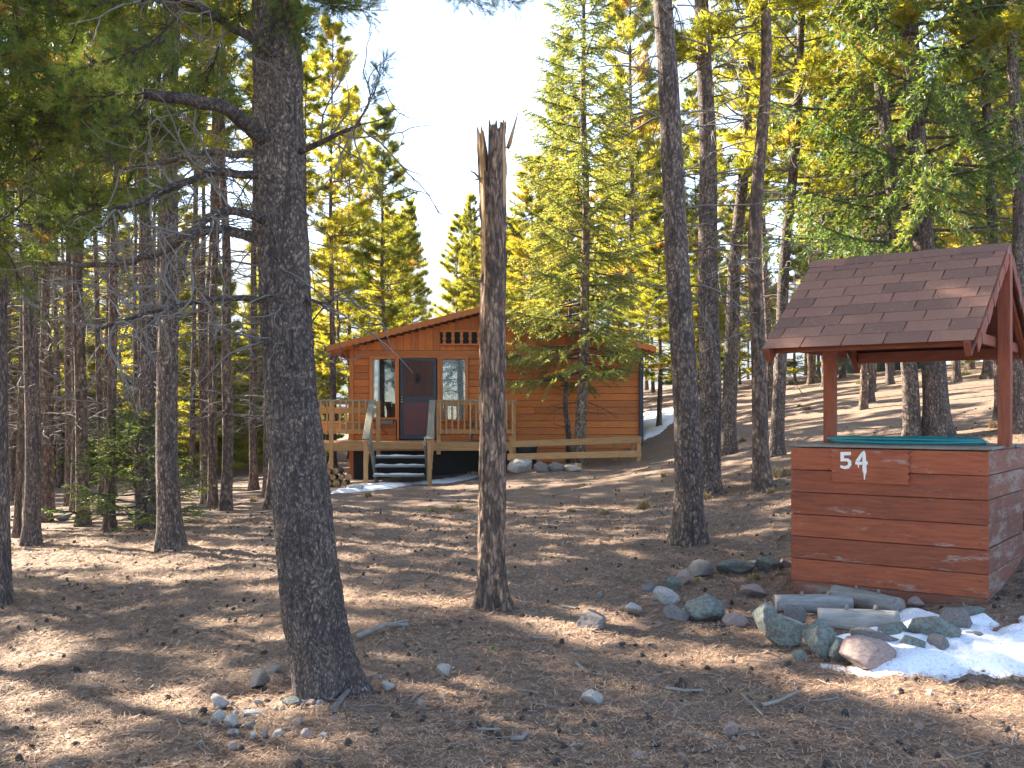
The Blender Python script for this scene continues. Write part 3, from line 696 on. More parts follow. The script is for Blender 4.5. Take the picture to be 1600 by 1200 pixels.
for _ in range(8):
    py_ = rq.uniform(-160, 60); bough(big, P(rq.uniform(430, 460), py_-40, by), P(rq.uniform(470, 570), py_+rq.uniform(-20, 50), rq.uniform(4.8, 6.2)))
cr = link('crown', VAR['pineA'][4][1], M['pine'], big, loc=(-.36, 0, -.6), scale=(1.25, 1.25, .95))

# ------------------------------------------------------------------ broken snag
sp = GP(767, 952); sy = sp.y
snag = empty('broken_snag', sp, 0, 'broken dead pine trunk with a splintered top, in front of the cabin', 'tree snag')
def srel(px, py): return np.array(P(px, py, sy)-sp)
SD, RG = 72, 170; th = np.arange(SD)*2*np.pi/SD - np.pi
ztop_main = srel(770, 192)[2]
jag = vn2(th*9+4, 0*th)*.10+vn2(th*23, 0*th+7)*.05
zt = ztop_main+.05-jag
leftish = np.cos(th-np.pi) ; lm_ = leftish > .55
zt = np.where(lm_, srel(750, 208)[2]+.07-jag*.8, zt)
notch = (np.abs(leftish-.5) < .13); zt = np.where(notch, zt-.34, zt)
t = np.linspace(0, 1, RG)[:, None]; zz = -.3+(zt[None, :]+.3)*t
cx_ = np.interp(zz, [-.3, 0, 1.2, 2.6, 3.8], [0, 0, srel(769, 700)[0], srel(771, 400)[0], srel(770, 200)[0]])
r_ = np.interp(zz, [-.3, 0, .12, .4, 1.5, 3.0, 3.8], [.22, .150, .116, .100, .093, .088, .09])
lob = 1+.30*np.exp(-np.maximum(zz, 0)/.12)*(np.sin(th*3+2.2)+.7*np.sin(th*7))[None, :]
pc = np.stack([np.cos(th)[None, :]+0*zz, np.sin(th)[None, :]+0*zz, zz], -1)
dsp = .014*(vn3(pc*[4, 4, 3])-.5)+.012*np.abs(vn3(pc*[10, 10, 6]+3)-.5)*2+.006*(vn3(pc*[26, 26, 18])-.5)
out = np.where(lm_[None, :] & (zz > 2.9), (zz-2.9)*.035, 0)
rad = r_*lob+dsp+out
V = np.stack([cx_+rad*np.cos(th), rad*np.sin(th), zz], -1).reshape(-1, 3)
i = np.arange(RG-1)[:, None]*SD; j = np.arange(SD)[None, :]; k = (j+1) % SD
Qs = np.stack([i+j, i+k, i+SD+k, i+SD+j], -1).reshape(-1, 4)
cc = np.stack([cx_[-1]+.55*rad[-1]*np.cos(th), .55*rad[-1]*np.sin(th), zt-.16], -1)
c2 = np.array([[cx_[-1].mean(), 0, zt.min()-.25]])
Vn = np.vstack([V, cc, c2]); b0 = RG*SD; top0 = (RG-1)*SD
Q2 = np.stack([top0+np.arange(SD), top0+(np.arange(SD)+1) % SD, b0+(np.arange(SD)+1) % SD, b0+np.arange(SD)], -1)
T2 = np.stack([b0+np.arange(SD), b0+(np.arange(SD)+1) % SD, np.full(SD, b0+SD)], -1)
me = mesh('trunk', Vn, T2, np.vstack([Qs, Q2]), True); me.materials.append(M['snag']); me.materials.append(M['rawwood'])
mi = np.zeros(len(me.polygons), np.int32); mi[:SD] = 1; mi[-SD:] = 1
# a strip of bare split wood down the left side and the right edge near the top
cent = np.array([p.center[:] for p in me.polygons]); ang = np.arctan2(cent[:, 1], cent[:, 0]-np.interp(cent[:, 2], [0, 3.8], [0, srel(770, 200)[0]]))
bare = ((np.abs(np.abs(ang)-2.45) < .30) & (cent[:, 2] > 2.45+.25*np.sin(ang*9)) & (cent[:, 1] < 0)) | ((np.abs(ang+.35) < .16) & (cent[:, 2] > 3.05))
mi[bare] = 1; me.polygons.foreach_set('material_index', mi)
link('trunk', me, None, snag)
sh = MB(); a, b = srel(793, 232), srel(812, 166)
sh.add([a+[-.012, -.02, 0], a+[.03, -.02, .02], a+[.01, .03, 0], b], [(0, 1, 3), (1, 2, 3), (2, 0, 3), (0, 2, 1)])
link('splinter', sh.mesh('splinter'), M['rawwood'], snag)
for pts in ([(752, 283), (742, 272), (734, 268)], [(758, 372), (742, 366), (736, 364)], [(754, 440), (740, 438), (730, 440)], [(758, 385), (748, 384)], [(752, 280), (741, 283)]):
    mb = MB(); pth = np.array([srel(*q)+[0, -.03, 0] for q in pts]); mb.tube(pth, np.linspace(.011, .004, len(pth)), 6)
    link('branch_stub', mb.mesh('branch_stub', True), M['deadwood'], snag)

# ------------------------------------------------------------------ the spruce by the cabin, saplings
x, y = (905-CX)/F*22.6, 22.6
add_tree('spruce', x, y, 'pale green spruce growing right in front of the cabin', 'spruce tree', d=.27, H=13, lean=(.01, 0), name='spruce_tree', crown_xy=1.14)
mb = MB(); p = P(888, 712, 23.2); q = P(884, 596, 23.2)
pth = np.array([np.array(p)*(1-f)+np.array(q)*f+[.03*math.sin(f*7), 0, 0] for f in np.linspace(0, 1, 9)]); pth[0, 2] = gz(p.x, p.y)-.1
mb.tube(pth-np.array(pth[0]), np.linspace(.075, .05, 9), 9)
for f in (3, 5, 7): mb.tube(np.array([pth[f]-pth[0], pth[f]-pth[0]+[.35*(-1)**f, -.1, .1]]), [.014, .005], 5)
tag(link('dead_stem', mb.mesh('dead_stem', True), M['bark'], None, tuple(pth[0])), 'thin dark dead stem standing beside the spruce trunk', 'dead tree')
sx_ = GP(212, 828)
add_tree('sapling', sx_.x, sx_.y, 'small dark green fir sapling between the left pines', 'fir sapling', d=.05, H=1.75, name='fir_sapling', crown_xy=1.35)

# ------------------------------------------------------------------ the cabin
CY = 24.5
cab = empty('log_cabin', (-.37, CY, 0), R_(1.5), 'small orange-stained wooden cabin with a low gabled roof', 'cabin')
W2, EZ, SLOPE = 3.55, 3.05, .26
def cx(px, Y=CY): return (px-CX)/F*Y+.37          # pixel column to cabin-local x
def cz(py, Y=CY): return CAMZ-(py-HY)/F*Y
RIDGEX = cx(768, 23.9); RZ = cz(474, 23.9)
def roof_z(x): return RZ-SLOPE*abs(x-RIDGEX)
# carcass
wl = MB(); wl.add([(-W2, 0, -.3), (W2, 0, -.3), (W2, 0, EZ), (RIDGEX, 0, RZ-.12), (-W2, 0, EZ), (-W2, 7, -.3), (W2, 7, -.3), (W2, 7, EZ), (RIDGEX, 7, RZ-.12), (-W2, 7, EZ)],
                  [(2, 3, 4), (7, 9, 8)], [(0, 1, 2, 4), (5, 9, 7, 6), (0, 4, 9, 5), (1, 6, 7, 2)])
fw = link('front_wall', wl.mesh('front_wall'), M['interior'], cab, (0, .03, 0))
WIN = [(cx(583), cx(618), cz(652), cz(562)), (cx(692), cx(727), cz(655), cz(562))]
DOOR = (cx(625), cx(683), .90, cz(560))
ROW = .169; zrow = cz(561)
holes = [(a-.09, b+.09, c-.09, d+.02) for a, b, c, d in WIN]+[(DOOR[0]-.09, DOOR[1]+.09, .2, DOOR[3]+.02)]
r = 0
while zrow > .1:
    z1, z0 = zrow, zrow-ROW; segs = [(-W2, W2)]
    for a, b, c, d in holes:
        if c < (z0+z1)/2 < d:
            ns = []
            for s, e in segs:
                if b <= s or a >= e: ns.append((s, e)); continue
                if a > s: ns.append((s, a))
                if b < e: ns.append((b, e))
            segs = ns
    for s, e in segs:
        if e-s < .04: continue
        if e-s > 3.5: m_ = s+(e-s)*(.38 if r % 2 else .62); pcs = [(s, m_-.002), (m_+.002, e)]
        else: pcs = [(s, e)]
        for s_, e_ in pcs: board('siding_board', (e_-s_, .022, ROW-.007), ((s_+e_)/2, -.012, (z0+z1)/2), M['orange'], fw, (R_(-3.5), 0, 0))
    zrow = z0; r += 1
board('header_board', (2*W2, .035, .20), (0, -.02, cz(561)+.105), M['orange_trim'], fw)
# gable boards, upright
gw = link('gable_wall', box_me(.02, .02, .02, 0), M['orange'], cab, (0, .02, 3.2))
x = -W2+.09
while x < W2:
    zt_ = roof_z(x)-.12-SLOPE*.09; zb = cz(561)+.21
    if zt_-zb > .06: 
        o = board('gable_board', (zt_-zb, .02, .176), (x, -.03, (zt_+zb)/2-3.2), M['orange'], gw, (0, R_(90), 0))
    x += .18
# corner boards
for sx in (-1, 1): board('corner_board', (EZ+.2, .10, .10), (sx*(W2+.01), -.01, EZ/2), M['orange_trim'] if sx < 0 else M['dark'], cab, (0, R_(90), 0))
# decorative rail under the gable
dr = board('gable_rail', (cx(768)-cx(688), .07, .04), ((cx(768)+cx(688))/2, -.10, cz(518)), M['orange_trim'], cab)
board('bottom_rail', (cx(768)-cx(688), .07, .045), (0, 0, cz(539)-cz(518)), M['orange_trim'], dr)
board('recess_shade', (cx(768)-cx(688), .012, cz(518)-cz(539)), (0, .05, (cz(539)-cz(518))/2), M['painted_shade'], dr)  # black board painting in the shade between the gable balusters
prof = [(0, -.5), (.3, -.5), (.3, -.36), (.14, -.3), (.34, -.12), (.34, .02), (.16, .16), (.3, .3), (.3, .5), (0, .5)]
nb_ = 6; wv = cx(768)-cx(688); hgt = cz(518)-cz(539)-.045
for q in range(nb_):
    pr = [(a*.13, b*hgt) for a, b in prof]; pr = pr+[(-a, b) for a, b in pr[::-1][1:-1]]
    extrude_outline('baluster', pr, .03, M['orange_trim'], dr, (-wv/2+(q+.5)*wv/nb_, .01, (cz(539)-cz(518))/2))
# roof
rl, rr_ = RIDGEX-3.92, RIDGEX+3.92
roof = empty('x'); bpy.data.objects.remove(roof)
rm_ = MB()
for e in (rl, rr_):
    z0, z1 = roof_z(e), RZ
    vs = [(e, -.62, z0), (RIDGEX, -.62, z1), (RIDGEX, 7.4, z1), (e, 7.4, z0)]; vs += [(a, b, c-.07) for a, b, c in vs]
    rm_.add(vs, None, [(0, 1, 2, 3), (7, 6, 5, 4), (0, 4, 5, 1), (3, 2, 6, 7), (0, 3, 7, 4)])
roof = link('roof', rm_.mesh('roof'), M['shingle'], cab)
for sg, e in ((-1, rl), (1, rr_)):      # scalloped bargeboards
    L = 3.92; pts = [(0, .0)]; n_ = 26
    top_ = [(0, 0), (L, -L*SLOPE)]; bot = []
    for q in range(n_*4+1):
        s = L*(1-q/(n_*4)); bot.append((s, -s*SLOPE-.12-.028*abs(math.sin(q/4*math.pi))))
    pts = [(sg*a, b) for a, b in top_+bot]
    extrude_outline('bargeboard', pts, .03, M['orange_trim'], roof, (RIDGEX, -.623, RZ-.008))
    board('eave_fascia', (8.0, .03, .14), (e+sg*.018, 3.39, roof_z(e)-.08), M['orange_trim'], roof, (0, 0, R_(90)))
    for q in range(12): board('rafter', (.55, .045, .10), (e-sg*.27, -.3+q*.62, roof_z(e)+.27*SLOPE-.125), M['orange_trim'], roof, (0, sg*math.atan(SLOPE), 0))
# windows
for q, (a, b, c, d) in enumerate(WIN):
    wn = board('window', (b-a+.16, .05, .08), ((a+b)/2, -.035, d+.05), M['orange_trim'], cab)
    wd2, hh = b-a, d-c; dz = -hh/2-.05
    for sx in (-1, 1): board('frame', (hh+.16, .05, .08), (sx*(wd2/2+.04), .002, dz), M['orange_trim'], wn, (0, R_(90), 0))
    board('sill', (wd2+.2, .10, .05), (0, -.03, -hh-.08), M['orange_trim'], wn)
    link('pane', box_me(wd2, .006, hh, 0), M['glass'], wn, (0, .02, dz))
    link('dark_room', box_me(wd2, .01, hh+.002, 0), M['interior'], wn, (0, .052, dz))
    cv = MB(); n_ = 40; u = np.linspace(0, 1, n_); wcur = wd2 if q else wd2*.30
    yy = .035+.008*np.sin(u*(70 if q else 28)); VV = np.stack([np.stack([u*wcur-wd2/2, yy, 0*u-hh/2+dz], -1), np.stack([u*wcur-wd2/2, yy, 0*u+hh/2+dz], -1)], 0).reshape(-1, 3)
    cv.add(VV, None, [(s, s+1, n_+s+1, n_+s) for s in range(n_-1)])
    link('curtain', cv.mesh('curtain', True), M['lace'] if q else M['curtain'], wn)
    if q == 0:
        bx = board('window_box', (wd2*.8, .16, .10), (.02, -.13, -hh-.17), M['grey'], wn)
        board('bracket', (.3, .03, .03), (0, -.02, -.2), M['redpost'], bx, (0, R_(50), 0))
# door
dw, dh = DOOR[1]-DOOR[0], DOOR[3]-DOOR[2]; dx = (DOOR[0]+DOOR[1])/2
door = link('door', box_me(dw-.02, .04, dh-.01, .003), M['dark'], cab, (dx, -.03, DOOR[2]+dh/2))
for sx in (-1, 1): board('casing', (dh+.08, .08, .05), (sx*(dw/2+.04), -.01, .02), M['orange_trim'], door, (0, R_(90), 0))
board('casing', (dw+.16, .05, .06), (0, -.01, dh/2+.04), M['orange_trim'], door)
link('upper_panel', box_me(dw-.20, .012, dh*.44, .002), M['door'], door, (0, -.022, dh*.245))
for q in range(9): link('groove', box_me(.008, .008, dh*.42, 0), M['dark'], door, (-(dw-.26)/2+q*(dw-.26)/8, -.028, dh*.245))
orn = MB()
for q in range(14):
    a = q*2*math.pi/14; orn.tube(np.array([(0, -.032, 0), (.05*math.cos(a), -.034, .11*math.sin(a)), (.07*math.cos(a+.5), -.034, .15*math.sin(a+.5))]), [.008, .007, .003], 5)
link('ornament', orn.mesh('ornament'), M['dark'], door, (0, 0, dh*.25))
link('lower_panel', box_me(dw-.20, .012, dh*.40, .002), M['maroon'], door, (0, -.022, -dh*.245))
for zz_ in (.02, -.04, -.10):
    kb = MB(); kb.tube(np.array([(0, -.02, 0), (0, -.06, 0), (0, -.085, 0)]), [.014, .022, .016], 10); link('knob', kb.mesh('knob', True), M['brass'], door, (-dw/2+.06, 0, zz_+.02))

# deck (built with the cabin)
DY = 22.6-CY; DZ = .90; dl, dr_ = cx(484, 22.6), cx(802, 22.6)
dk = link('deck', box_me(dr_-dl-.02, -DY-.07, .05, 0), M['tan'], cab, ((dl+dr_)/2, DY/2-.03, DZ-.09))
x0 = dl
n_ = 13; bw = (-DY-.06)/n_
for q in range(n_): board('deck_board', (dr_-dl, bw-.008, .035), (0, -(-DY)/2+bw*(q+.5)+.0, .048), M['tan'], dk)
board('deck_fascia', (dr_-dl, .04, .19), (0, DY/2-.02, -.03), M['tan'], dk)
sn = MB()
SL, SR = -3.15+.37, -1.92+.37       # stair sides, cabin-local
def rail_post(x, y, z0, z1): return board('post', (z1-z0, .09, .09), (x, y, (z0+z1)/2), M['tan'], cab, (0, R_(90), 0))
RT = 1.82
rail = board('railing', (SL+.02-dl, .09, .04), ((SL+.02+dl)/2, DY-.01, RT), M['cap'], cab)
rail2 = board('railing', (dr_-cx(680, 22.6)+.05, .09, .04), ((dr_+cx(680, 22.6))/2, DY-.01, RT), M['cap'], cab)
for rl_, a, b in ((rail, dl, SL), (rail2, cx(680, 22.6), dr_)):
    ln_ = b-a; n_ = int(ln_/.135)
    board('lower_rail', (ln_, .04, .09), (0, .0, -.70), M['tan'], rl_)
    board('upper_rail', (ln_, .035, .07), (0, .02, -.055), M['tan'], rl_)
    for q in range(n_): board('baluster', (.76, .04, .04), (-ln_/2+(q+.5)*ln_/n_, -.04, -.385), M['tan'], rl_, (0, R_(90), 0))
for px_ in (516,): rail_post(cx(px_, 22.6), DY-.05, gz(cx(px_, 22.6)-.37, 22.6)-.1, RT-.02)
rail_post(cx(588, 22.6), DY+.02, .6, RT-.02); rail_post(cx(682, 22.6), DY+.02, .6, RT-.02); rail_post(dr_-.04, DY+.02, gz(0, 22.6)-.2, RT+.0)
rail_post(cx(645, 22.6)+.32, DY+.06, gz(-1.7, 22.6)-.2, DZ-.15)
# side railing at the right end of the deck
sr = board('railing', (1.75, .09, .04), (dr_-.04, DY+.95, RT-.002), M['cap'], cab, (0, 0, R_(90)))
for q in range(11): board('baluster', (.76, .04, .04), (-.78+q*.156, 0, -.385), M['tan'], sr, (0, R_(90), 0))
board('lower_rail', (1.7, .04, .09), (0, 0, -.70), M['tan'], sr)
# bench boards behind the left railing
bn = board('deck_bench', (SL-dl-.2, .30, .04), ((SL+dl)/2-.05, DY+.35, 1.33), M['tan'], cab)
board('bench_back', (SL-dl-.2, .03, .14), (0, .16, .27), M['tan'], bn); board('bench_skirt', (SL-dl-.2, .03, .14), (0, -.14, -.1), M['tan'], bn)
# black sheet standing in for the shade under the deck
link('deck_shade', box_me(dr_+W2-.1, .04, 1.0, 0), M['painted_shade'], cab, ((dr_-W2)/2, -.06, .38))
# stairs
st = board('stairs', (1.75, .045, .24), (SL+.03, DY-.54, .44), M['grey'], cab, (0, R_(38), R_(90)))
st2 = board('stringer', (1.6, .045, .24), (SR-.03, DY-.54, .44), M['grey'], cab, (0, R_(38), R_(90)))
for q in range(5):
    zt_ = .79-q*.19; yy = DY-.14-q*.235
    if q == 4: break
    t_ = board('tread', (SR-SL-.12, .26, .045), ((SL+SR)/2, yy, zt_-.04), M['grey'] if q else M['tan'], cab)
    if q:
        s_ = MB(); u = np.linspace(-.5, .5, 40)*(SR-SL-.16); hgt_ = .006+.022*vn2(u*7+q*9, u*0+q)
        vs = np.concatenate([np.stack([u, 0*u-.12, 0*u], -1), np.stack([u, 0*u-.10, hgt_], -1), np.stack([u, 0*u+.10, hgt_*1.2], -1), np.stack([u, 0*u+.12, 0*u], -1)])
        s_.add(vs, None, [(r_2*40+s, r_2*40+s+1, (r_2+1)*40+s+1, (r_2+1)*40+s) for r_2 in range(3) for s in range(39)])
        link('snow_cover', s_.mesh('snow_cover', True), M['snow'], t_, (0, 0, .0235))
for sx, xx in ((-1, SL-.07), (1, SR+.07)):
    yb = 21.45-CY; zb = gz(xx-.37, 21.45)
    np_ = board('newel', (.95-zb+.1, .09, .09), (xx, yb, (zb-.1+.95)/2), M['tan'], cab, (0, R_(90), 0))
    a, b = Vector((xx, yb-.03, .97)), Vector((xx, DY+.0, RT+.0))
    beam('handrail', a, b, .14, .04, M['cap'], cab)
    beam('lower_stair_rail', a-Vector((0, 0, .72)), b-Vector((0, 0, .72)), .04, .09, M['tan'], cab)
    for q in range(5):
        p = a.lerp(b, (q+.7)/5.4); board('baluster', (.74, .04, .04), (p.x+.03*sx, p.y, p.z-.40), M['tan'], cab, (0, R_(90), 0))
# low rail along the ramp, right of the deck
lf = empty('rail_fence', (0, 0, 0), 0, 'low two-rail wooden fence in front of the right half of the cabin', 'fence')
FY = 21.9; xe = (1003-CX)/F*FY
beam('rail', (.0, FY, cz(694, FY)), (xe, FY+.12, cz(687, FY)), .04, .14, M['tan'], lf)
beam('rail', (-.1, FY, cz(714, FY)), (xe, FY+.12, cz(709, FY)), .04, .14, M['tan'], lf)
for px_, yy in ((799, FY+.05), (998, FY+.16)):
    xx = (px_-CX)/F*yy; zb = gz(xx, yy); board('post', (1.0-zb+.1, .09, .09), (xx, yy+.02, (1.0+zb-.1)/2), M['tan'], lf, (0, R_(90), 0))
beam('brace', (xe-.5, FY+.9, .45), (xe-.55, FY+.7, 1.0), .09, .04, M['tan'], lf); beam('brace', (xe-.1, FY+.9, .5), (xe-.12, FY+.7, 1.0), .09, .04, M['tan'], lf)
beam('rail', (xe-.6, FY+.72, 1.0), (xe+.02, FY+.25, .98), .09, .04, M['tan'], lf)
# timber edging in front
a, b = GP(796, 737), GP(905, 733)
tag(beam('edging_timber', (a.x, a.y, a.z+.06), (b.x, b.y, b.z+.06), .12, .12, M['tan'], None), 'tan timber edging on the ground below the rail fence', 'timber')
# trash bin in the shade
tb = MB(); tb.tube(np.array([(0, 0, 0), (0, 0, .5), (0, 0, .55), (0, 0, .62)]), [.20, .24, .26, .12], 16)
pb = Vector(((823-CX)/F*22.7, 22.7, 0)); tag(link('bin', tb.mesh('bin', False), M['bin'], None, (pb.x, pb.y, gz(pb.x, pb.y))), 'black plastic bin behind the low rail fence', 'bin')
# picnic table on the deck
pt = empty('picnic_table', (cx(758, 23.4)-.37, 23.4, DZ+.003), 0, 'weathered picnic table with crossed legs on the cabin deck', 'table')
for q in range(4): board('top_plank', (1.0, .14, .035), (.08, -.22+q*.148, .72), M['lid'], pt)
for sy in (-1, 1): board('seat_plank', (1.0, .22, .035), (.08, sy*.58, .42), M['redgrey'], pt)
for sx in (-.33, .42):
    for s in (-1, 1): beam('leg', (sx, -s*.5, .0), (sx, s*.22, .70), .04, .09, M['lid'], pt)
    beam('cross_bar', (sx+.045, -.62, .38), (sx+.045, .62, .38), .035, .08, M['lid'], pt)
# firewood under the deck
fx = GP(535, 755)
for q in range(13):
    rw, cl = divmod(q, 5) if q < 10 else (2, q-10)
    mb = MB(); rd_ = rf.uniform(.055, .085); mb.tube(np.array([(0, -.2, 0), (0, -.19, 0), (0, .2, 0)]), [rd_*.97, rd_, rd_], 9)
    me = mb.mesh('firewood'); me.materials.append(M['bark_far'] if q % 3 else M['deadwood']); me.materials.append(M['rawwood'])
    mi = [1 if len(p.vertices) == 3 else 0 for p in me.polygons]; me.polygons.foreach_set('material_index', mi)
    x_ = fx.x-.35+cl*.165+rw*.08; tag(link('firewood_log', me, None, None, (x_, 22.15+rf.uniform(-.04, .04), gz(x_, 22.1)+.08+rw*.135), (0, 0, rf.uniform(-.15, .15))), 'split firewood log in the small pile under the deck', 'firewood', 'firewood pile under the deck')

# ------------------------------------------------------------------ cottage and shed far off
def hut(name, x, y, w_, d_, h_, wallm, roofm, label, rz=0, snow=False):
    z = gz(x, y)-.3; e = empty(name, (x, y, z), rz, label, 'house')
    wl = link('wall', box_me(w_, d_, h_+.3, 0), wallm, e, (0, 0, (h_+.3)/2))
    n_ = int(w_/.22)
    for q in range(n_): board('wall_board', (h_+.28, .025, .205), (-w_/2+(q+.5)*w_/n_, -d_/2-.012, 0), wallm, wl, (0, R_(90), 0))
    rm = MB(); hw = d_/2+.4
    for s in (-1, 1):
        vs = [(-w_/2-.4, s*hw, h_+.2), (w_/2+.4, s*hw, h_+.2), (w_/2+.4, 0, h_+.2+hw*.45), (-w_/2-.4, 0, h_+.2+hw*.45)]; vs += [(a, b, c-.12) for a, b, c in vs]
        rm.add(vs, None, [(0, 1, 2, 3), (7, 6, 5, 4), (0, 4, 5, 1), (1, 5, 6, 2), (3, 7, 4, 0)])
    link('roof', rm.mesh('roof'), roofm, e); return e
hut('cottage', -12.1, 42, 4.4, 4, 2.0, M['yellow'], M['snow'], 'yellow board-sided cottage with a snowy roof among the left pines')
hut('shed', 16.2, 44, 3.2, 3, 1.9, M['greenshed'], M['greenshed'], 'dark green shed among the trees uphill beyond the well')

# ------------------------------------------------------------------ the well housing
YAW = R_(-37)
Rr = Vector((3.51, 7.33)); fdir = Vector((math.cos(YAW), math.sin(YAW))); ddir = Vector((-math.sin(YAW), math.cos(YAW)))
WW, WD = 1.50, 1.4
cen = Rr-fdir*WW/2+ddir*WD/2
well = empty('wishing_well', (cen.x, cen.y, 0), YAW, 'red-stained wooden wishing well with a shingled gable roof', 'well')
Z0, BH = .138, .182; zg = .0
for q in range(6):
    z = Z0+BH*(q+.5); jx = rf.uniform(-.004, .004)
    board('plank', (WW+jx, .026, BH-.005), (jx/2, -WD/2-rf.uniform(0, .004), z), M['red'], well, (rf.uniform(-.012, .012), rf.uniform(-.002, .002), rf.uniform(-.002, .002)))
    board('plank', (WD-.03, .026, BH-.006), (WW/2-.012-(.012 if q in (2,) else 0), .0, z+.003), M['redgrey'], well, (0, 0, R_(90)))
    board('plank', (WD-.03, .026, BH-.006), (-WW/2+.012, 0, z), M['red'], well, (0, 0, R_(90)))
    board('plank', (WW, .026, BH-.005), (0, WD/2, z), M['red'], well)
for sx in (-1, 1):
    for sy in (-1, 1): board('corner_post', (1.24, .07, .07), (sx*(WW/2-.07), sy*(WD/2-.06), .60), M['lid'], well, (0, R_(90), 0))
link('skid', box_me(WW-.02, .05, .20, .003), M['redgrey'], well, (0, -WD/2+.03, .045)); link('skid', box_me(WD-.06, .05, .26, .003), M['lid'], well, (WW/2-.04, 0, .01), (0, 0, R_(90)))
ZT = Z0+6*BH
for q in range(6): board('lid_plank', (WW+.05, WD/6-.006, .022), (-.01+rf.uniform(-.012, .012), -WD/2-.01+(q+.5)*(WD+.02)/6, ZT+.014+rf.uniform(0, .003)), M['lid'], well)
# sign board with saw-tooth ends
SW, SH = .62, .262; teeth = 5
pl = [(-SW/2+(.022 if q % 2 else 0), SH/2-q*SH/(2*teeth)) for q in range(2*teeth+1)]
pr = [(SW/2-(.022 if q % 2 else 0), -SH/2+q*SH/(2*teeth)) for q in range(2*teeth+1)]
sgn = extrude_outline('sign_board', pl+pr, .02, M['red'], well, (-WW/2+.335+SW/2, -WD/2-.019, ZT-.005-SH/2))
sgn['label'] = 'red board with saw-tooth ends and the white number 54'
def dig(pts): return [((c-535)*SW/370, (206-r)*SH/152) for c, r in pts]
for pts in ([(400, 143), (449, 141), (450, 156), (418, 158), (416, 172), (437, 172), (451, 183), (452, 203), (440, 218), (420, 222), (400, 216), (399, 204), (420, 208), (434, 203), (437, 192), (431, 185), (400, 187)],
            [(504, 137), (514, 135), (519, 150), (521, 183), (529, 185), (528, 197), (522, 199), (523, 232), (517, 246), (515, 267), (511, 267), (509, 240), (504, 226)],
            [(503, 138), (503, 160), (490, 184), (471, 186), (474, 178), (488, 158)], [(471, 187), (503, 185), (503, 199), (488, 200), (487, 214), (483, 213), (481, 199), (470, 198)]):
    extrude_outline('digit', dig(pts), .002, M['white'], sgn, (0, -.0202, 0))
# posts and roof
RDG = 2.83; AE = 1.08; DROP = .79
post_x = (-WW/2+.12, WW/2-.0)
for q, x in enumerate(post_x): board('post', (RDG-ZT-.10, .092, .092), (x+(.0 if q else 0), -.12, (RDG+ZT)/2-.03), M['redpost'], well, (0, R_(90), 0))
sl_ = math.hypot(AE, DROP); ang = math.atan2(DROP, AE); RL = 1.54; rx = -.0
wr = MB()
for s in (-1, 1):
    vs = [(-RL/2, 0, RDG), (RL/2, 0, RDG), (RL/2, s*AE, RDG-DROP), (-RL/2, s*AE, RDG-DROP)]; vs += [(a, b, c-.018) for a, b, c in vs]
    wr.add(vs, None, [(0, 1, 2, 3), (7, 6, 5, 4), (0, 4, 5, 1), (1, 5, 6, 2), (2, 6, 7, 3), (3, 7, 4, 0)])
wroof = link('roof', wr.mesh('roof'), M['redpost'], well, (rx, -.12, 0))
rows = 9; ex = sl_/rows
for s in (-1, 1):
    for r in range(rows):
        off = (r % 2)*.155+(r*.047 % .1); x = -RL/2-.01-off
        dist = sl_-ex*(r+.5)+.03
        while x < RL/2+.01:
            a, b = max(x, -RL/2-.012), min(x+.31, RL/2+.012); x += .31
            if b-a < .03: continue
            yy, zz_ = s*dist*math.cos(ang), RDG-dist*math.sin(ang)
            nrm = Vector((0, s*math.sin(ang), math.cos(ang)))
            p = Vector(((a+b)/2, yy, zz_))+nrm*(.010+.0006*rf.random())
            board('shingle', (b-a-.009, ex+.055, .006), p, M['shingle'], wroof, (-s*(ang)-s*R_(1.3)*(-1 if s < 0 else -1)*(1 if s < 0 else 1) if False else -s*ang+s*R_(1.6), rf.uniform(-.002, .002), rf.uniform(-.004, .004)), ch=.0015)
for q in range(5):
    a = -RL/2+q*RL/5
    for s in (-1, 1): board('ridge_cap', (RL/5+.03, .13, .006), (a+RL/10, s*.052, RDG-.022), M['shingle'], wroof, (-s*ang*.95, R_(.8), 0), ch=.0015)
for ex_ in (-RL/2+.03, RL/2-.05):
    for s in (-1, 1):
        beam('rafter', (ex_, 0, RDG-.06), (ex_, s*(AE+.03), RDG-DROP-.085), .045, .12, M['redpost'], wroof)
    beam('collar_tie', (ex_-.045, -.86, RDG-DROP+.03), (ex_-.045, .86, RDG-DROP+.03), .035, .08, M['redpost'], wroof)
for s in (-1, 1): beam('eave_beam', (-RL/2+.06, s*(AE-.09), RDG-DROP-.005), (RL/2-.08, s*(AE-.09), RDG-DROP-.005), .035, .10, M['redpost'], wroof)
beam('ridge_board', (-RL/2+.06, 0, RDG-.075), (RL/2-.1, 0, RDG-.075), .035, .10, M['redpost'], wroof)
for sx, xx in ((1, RL/2+.012),):       # shake strips down the gable edges
    for s in (-1, 1):
        n_ = 11
        for q in range(n_):
            dd = sl_*(q+.5)/n_; p = (xx+sx*.004*(q % 2), s*dd*math.cos(ang), RDG-dd*math.sin(ang)-.05-.004*(q % 3))
            o = board('gable_shake', (sl_/n_+.045, .012, .085+.012*(q % 2)), p, M['redpost'] if q % 4 else M['redgrey'], wroof, ch=.002)
            o.rotation_euler = (Matrix.Rotation(R_(90), 3, 'Z') @ Matrix.Rotation((ang*(1) if s > 0 else -ang)+R_(5)*s, 3, 'Y')).to_euler()
rn = np.random.default_rng(77); n_ = 260; u = rn.uniform(-RL/2, RL/2, n_); v_ = sl_*rn.random(n_)**.8; a_ = rn.uniform(0, 6.28, n_)
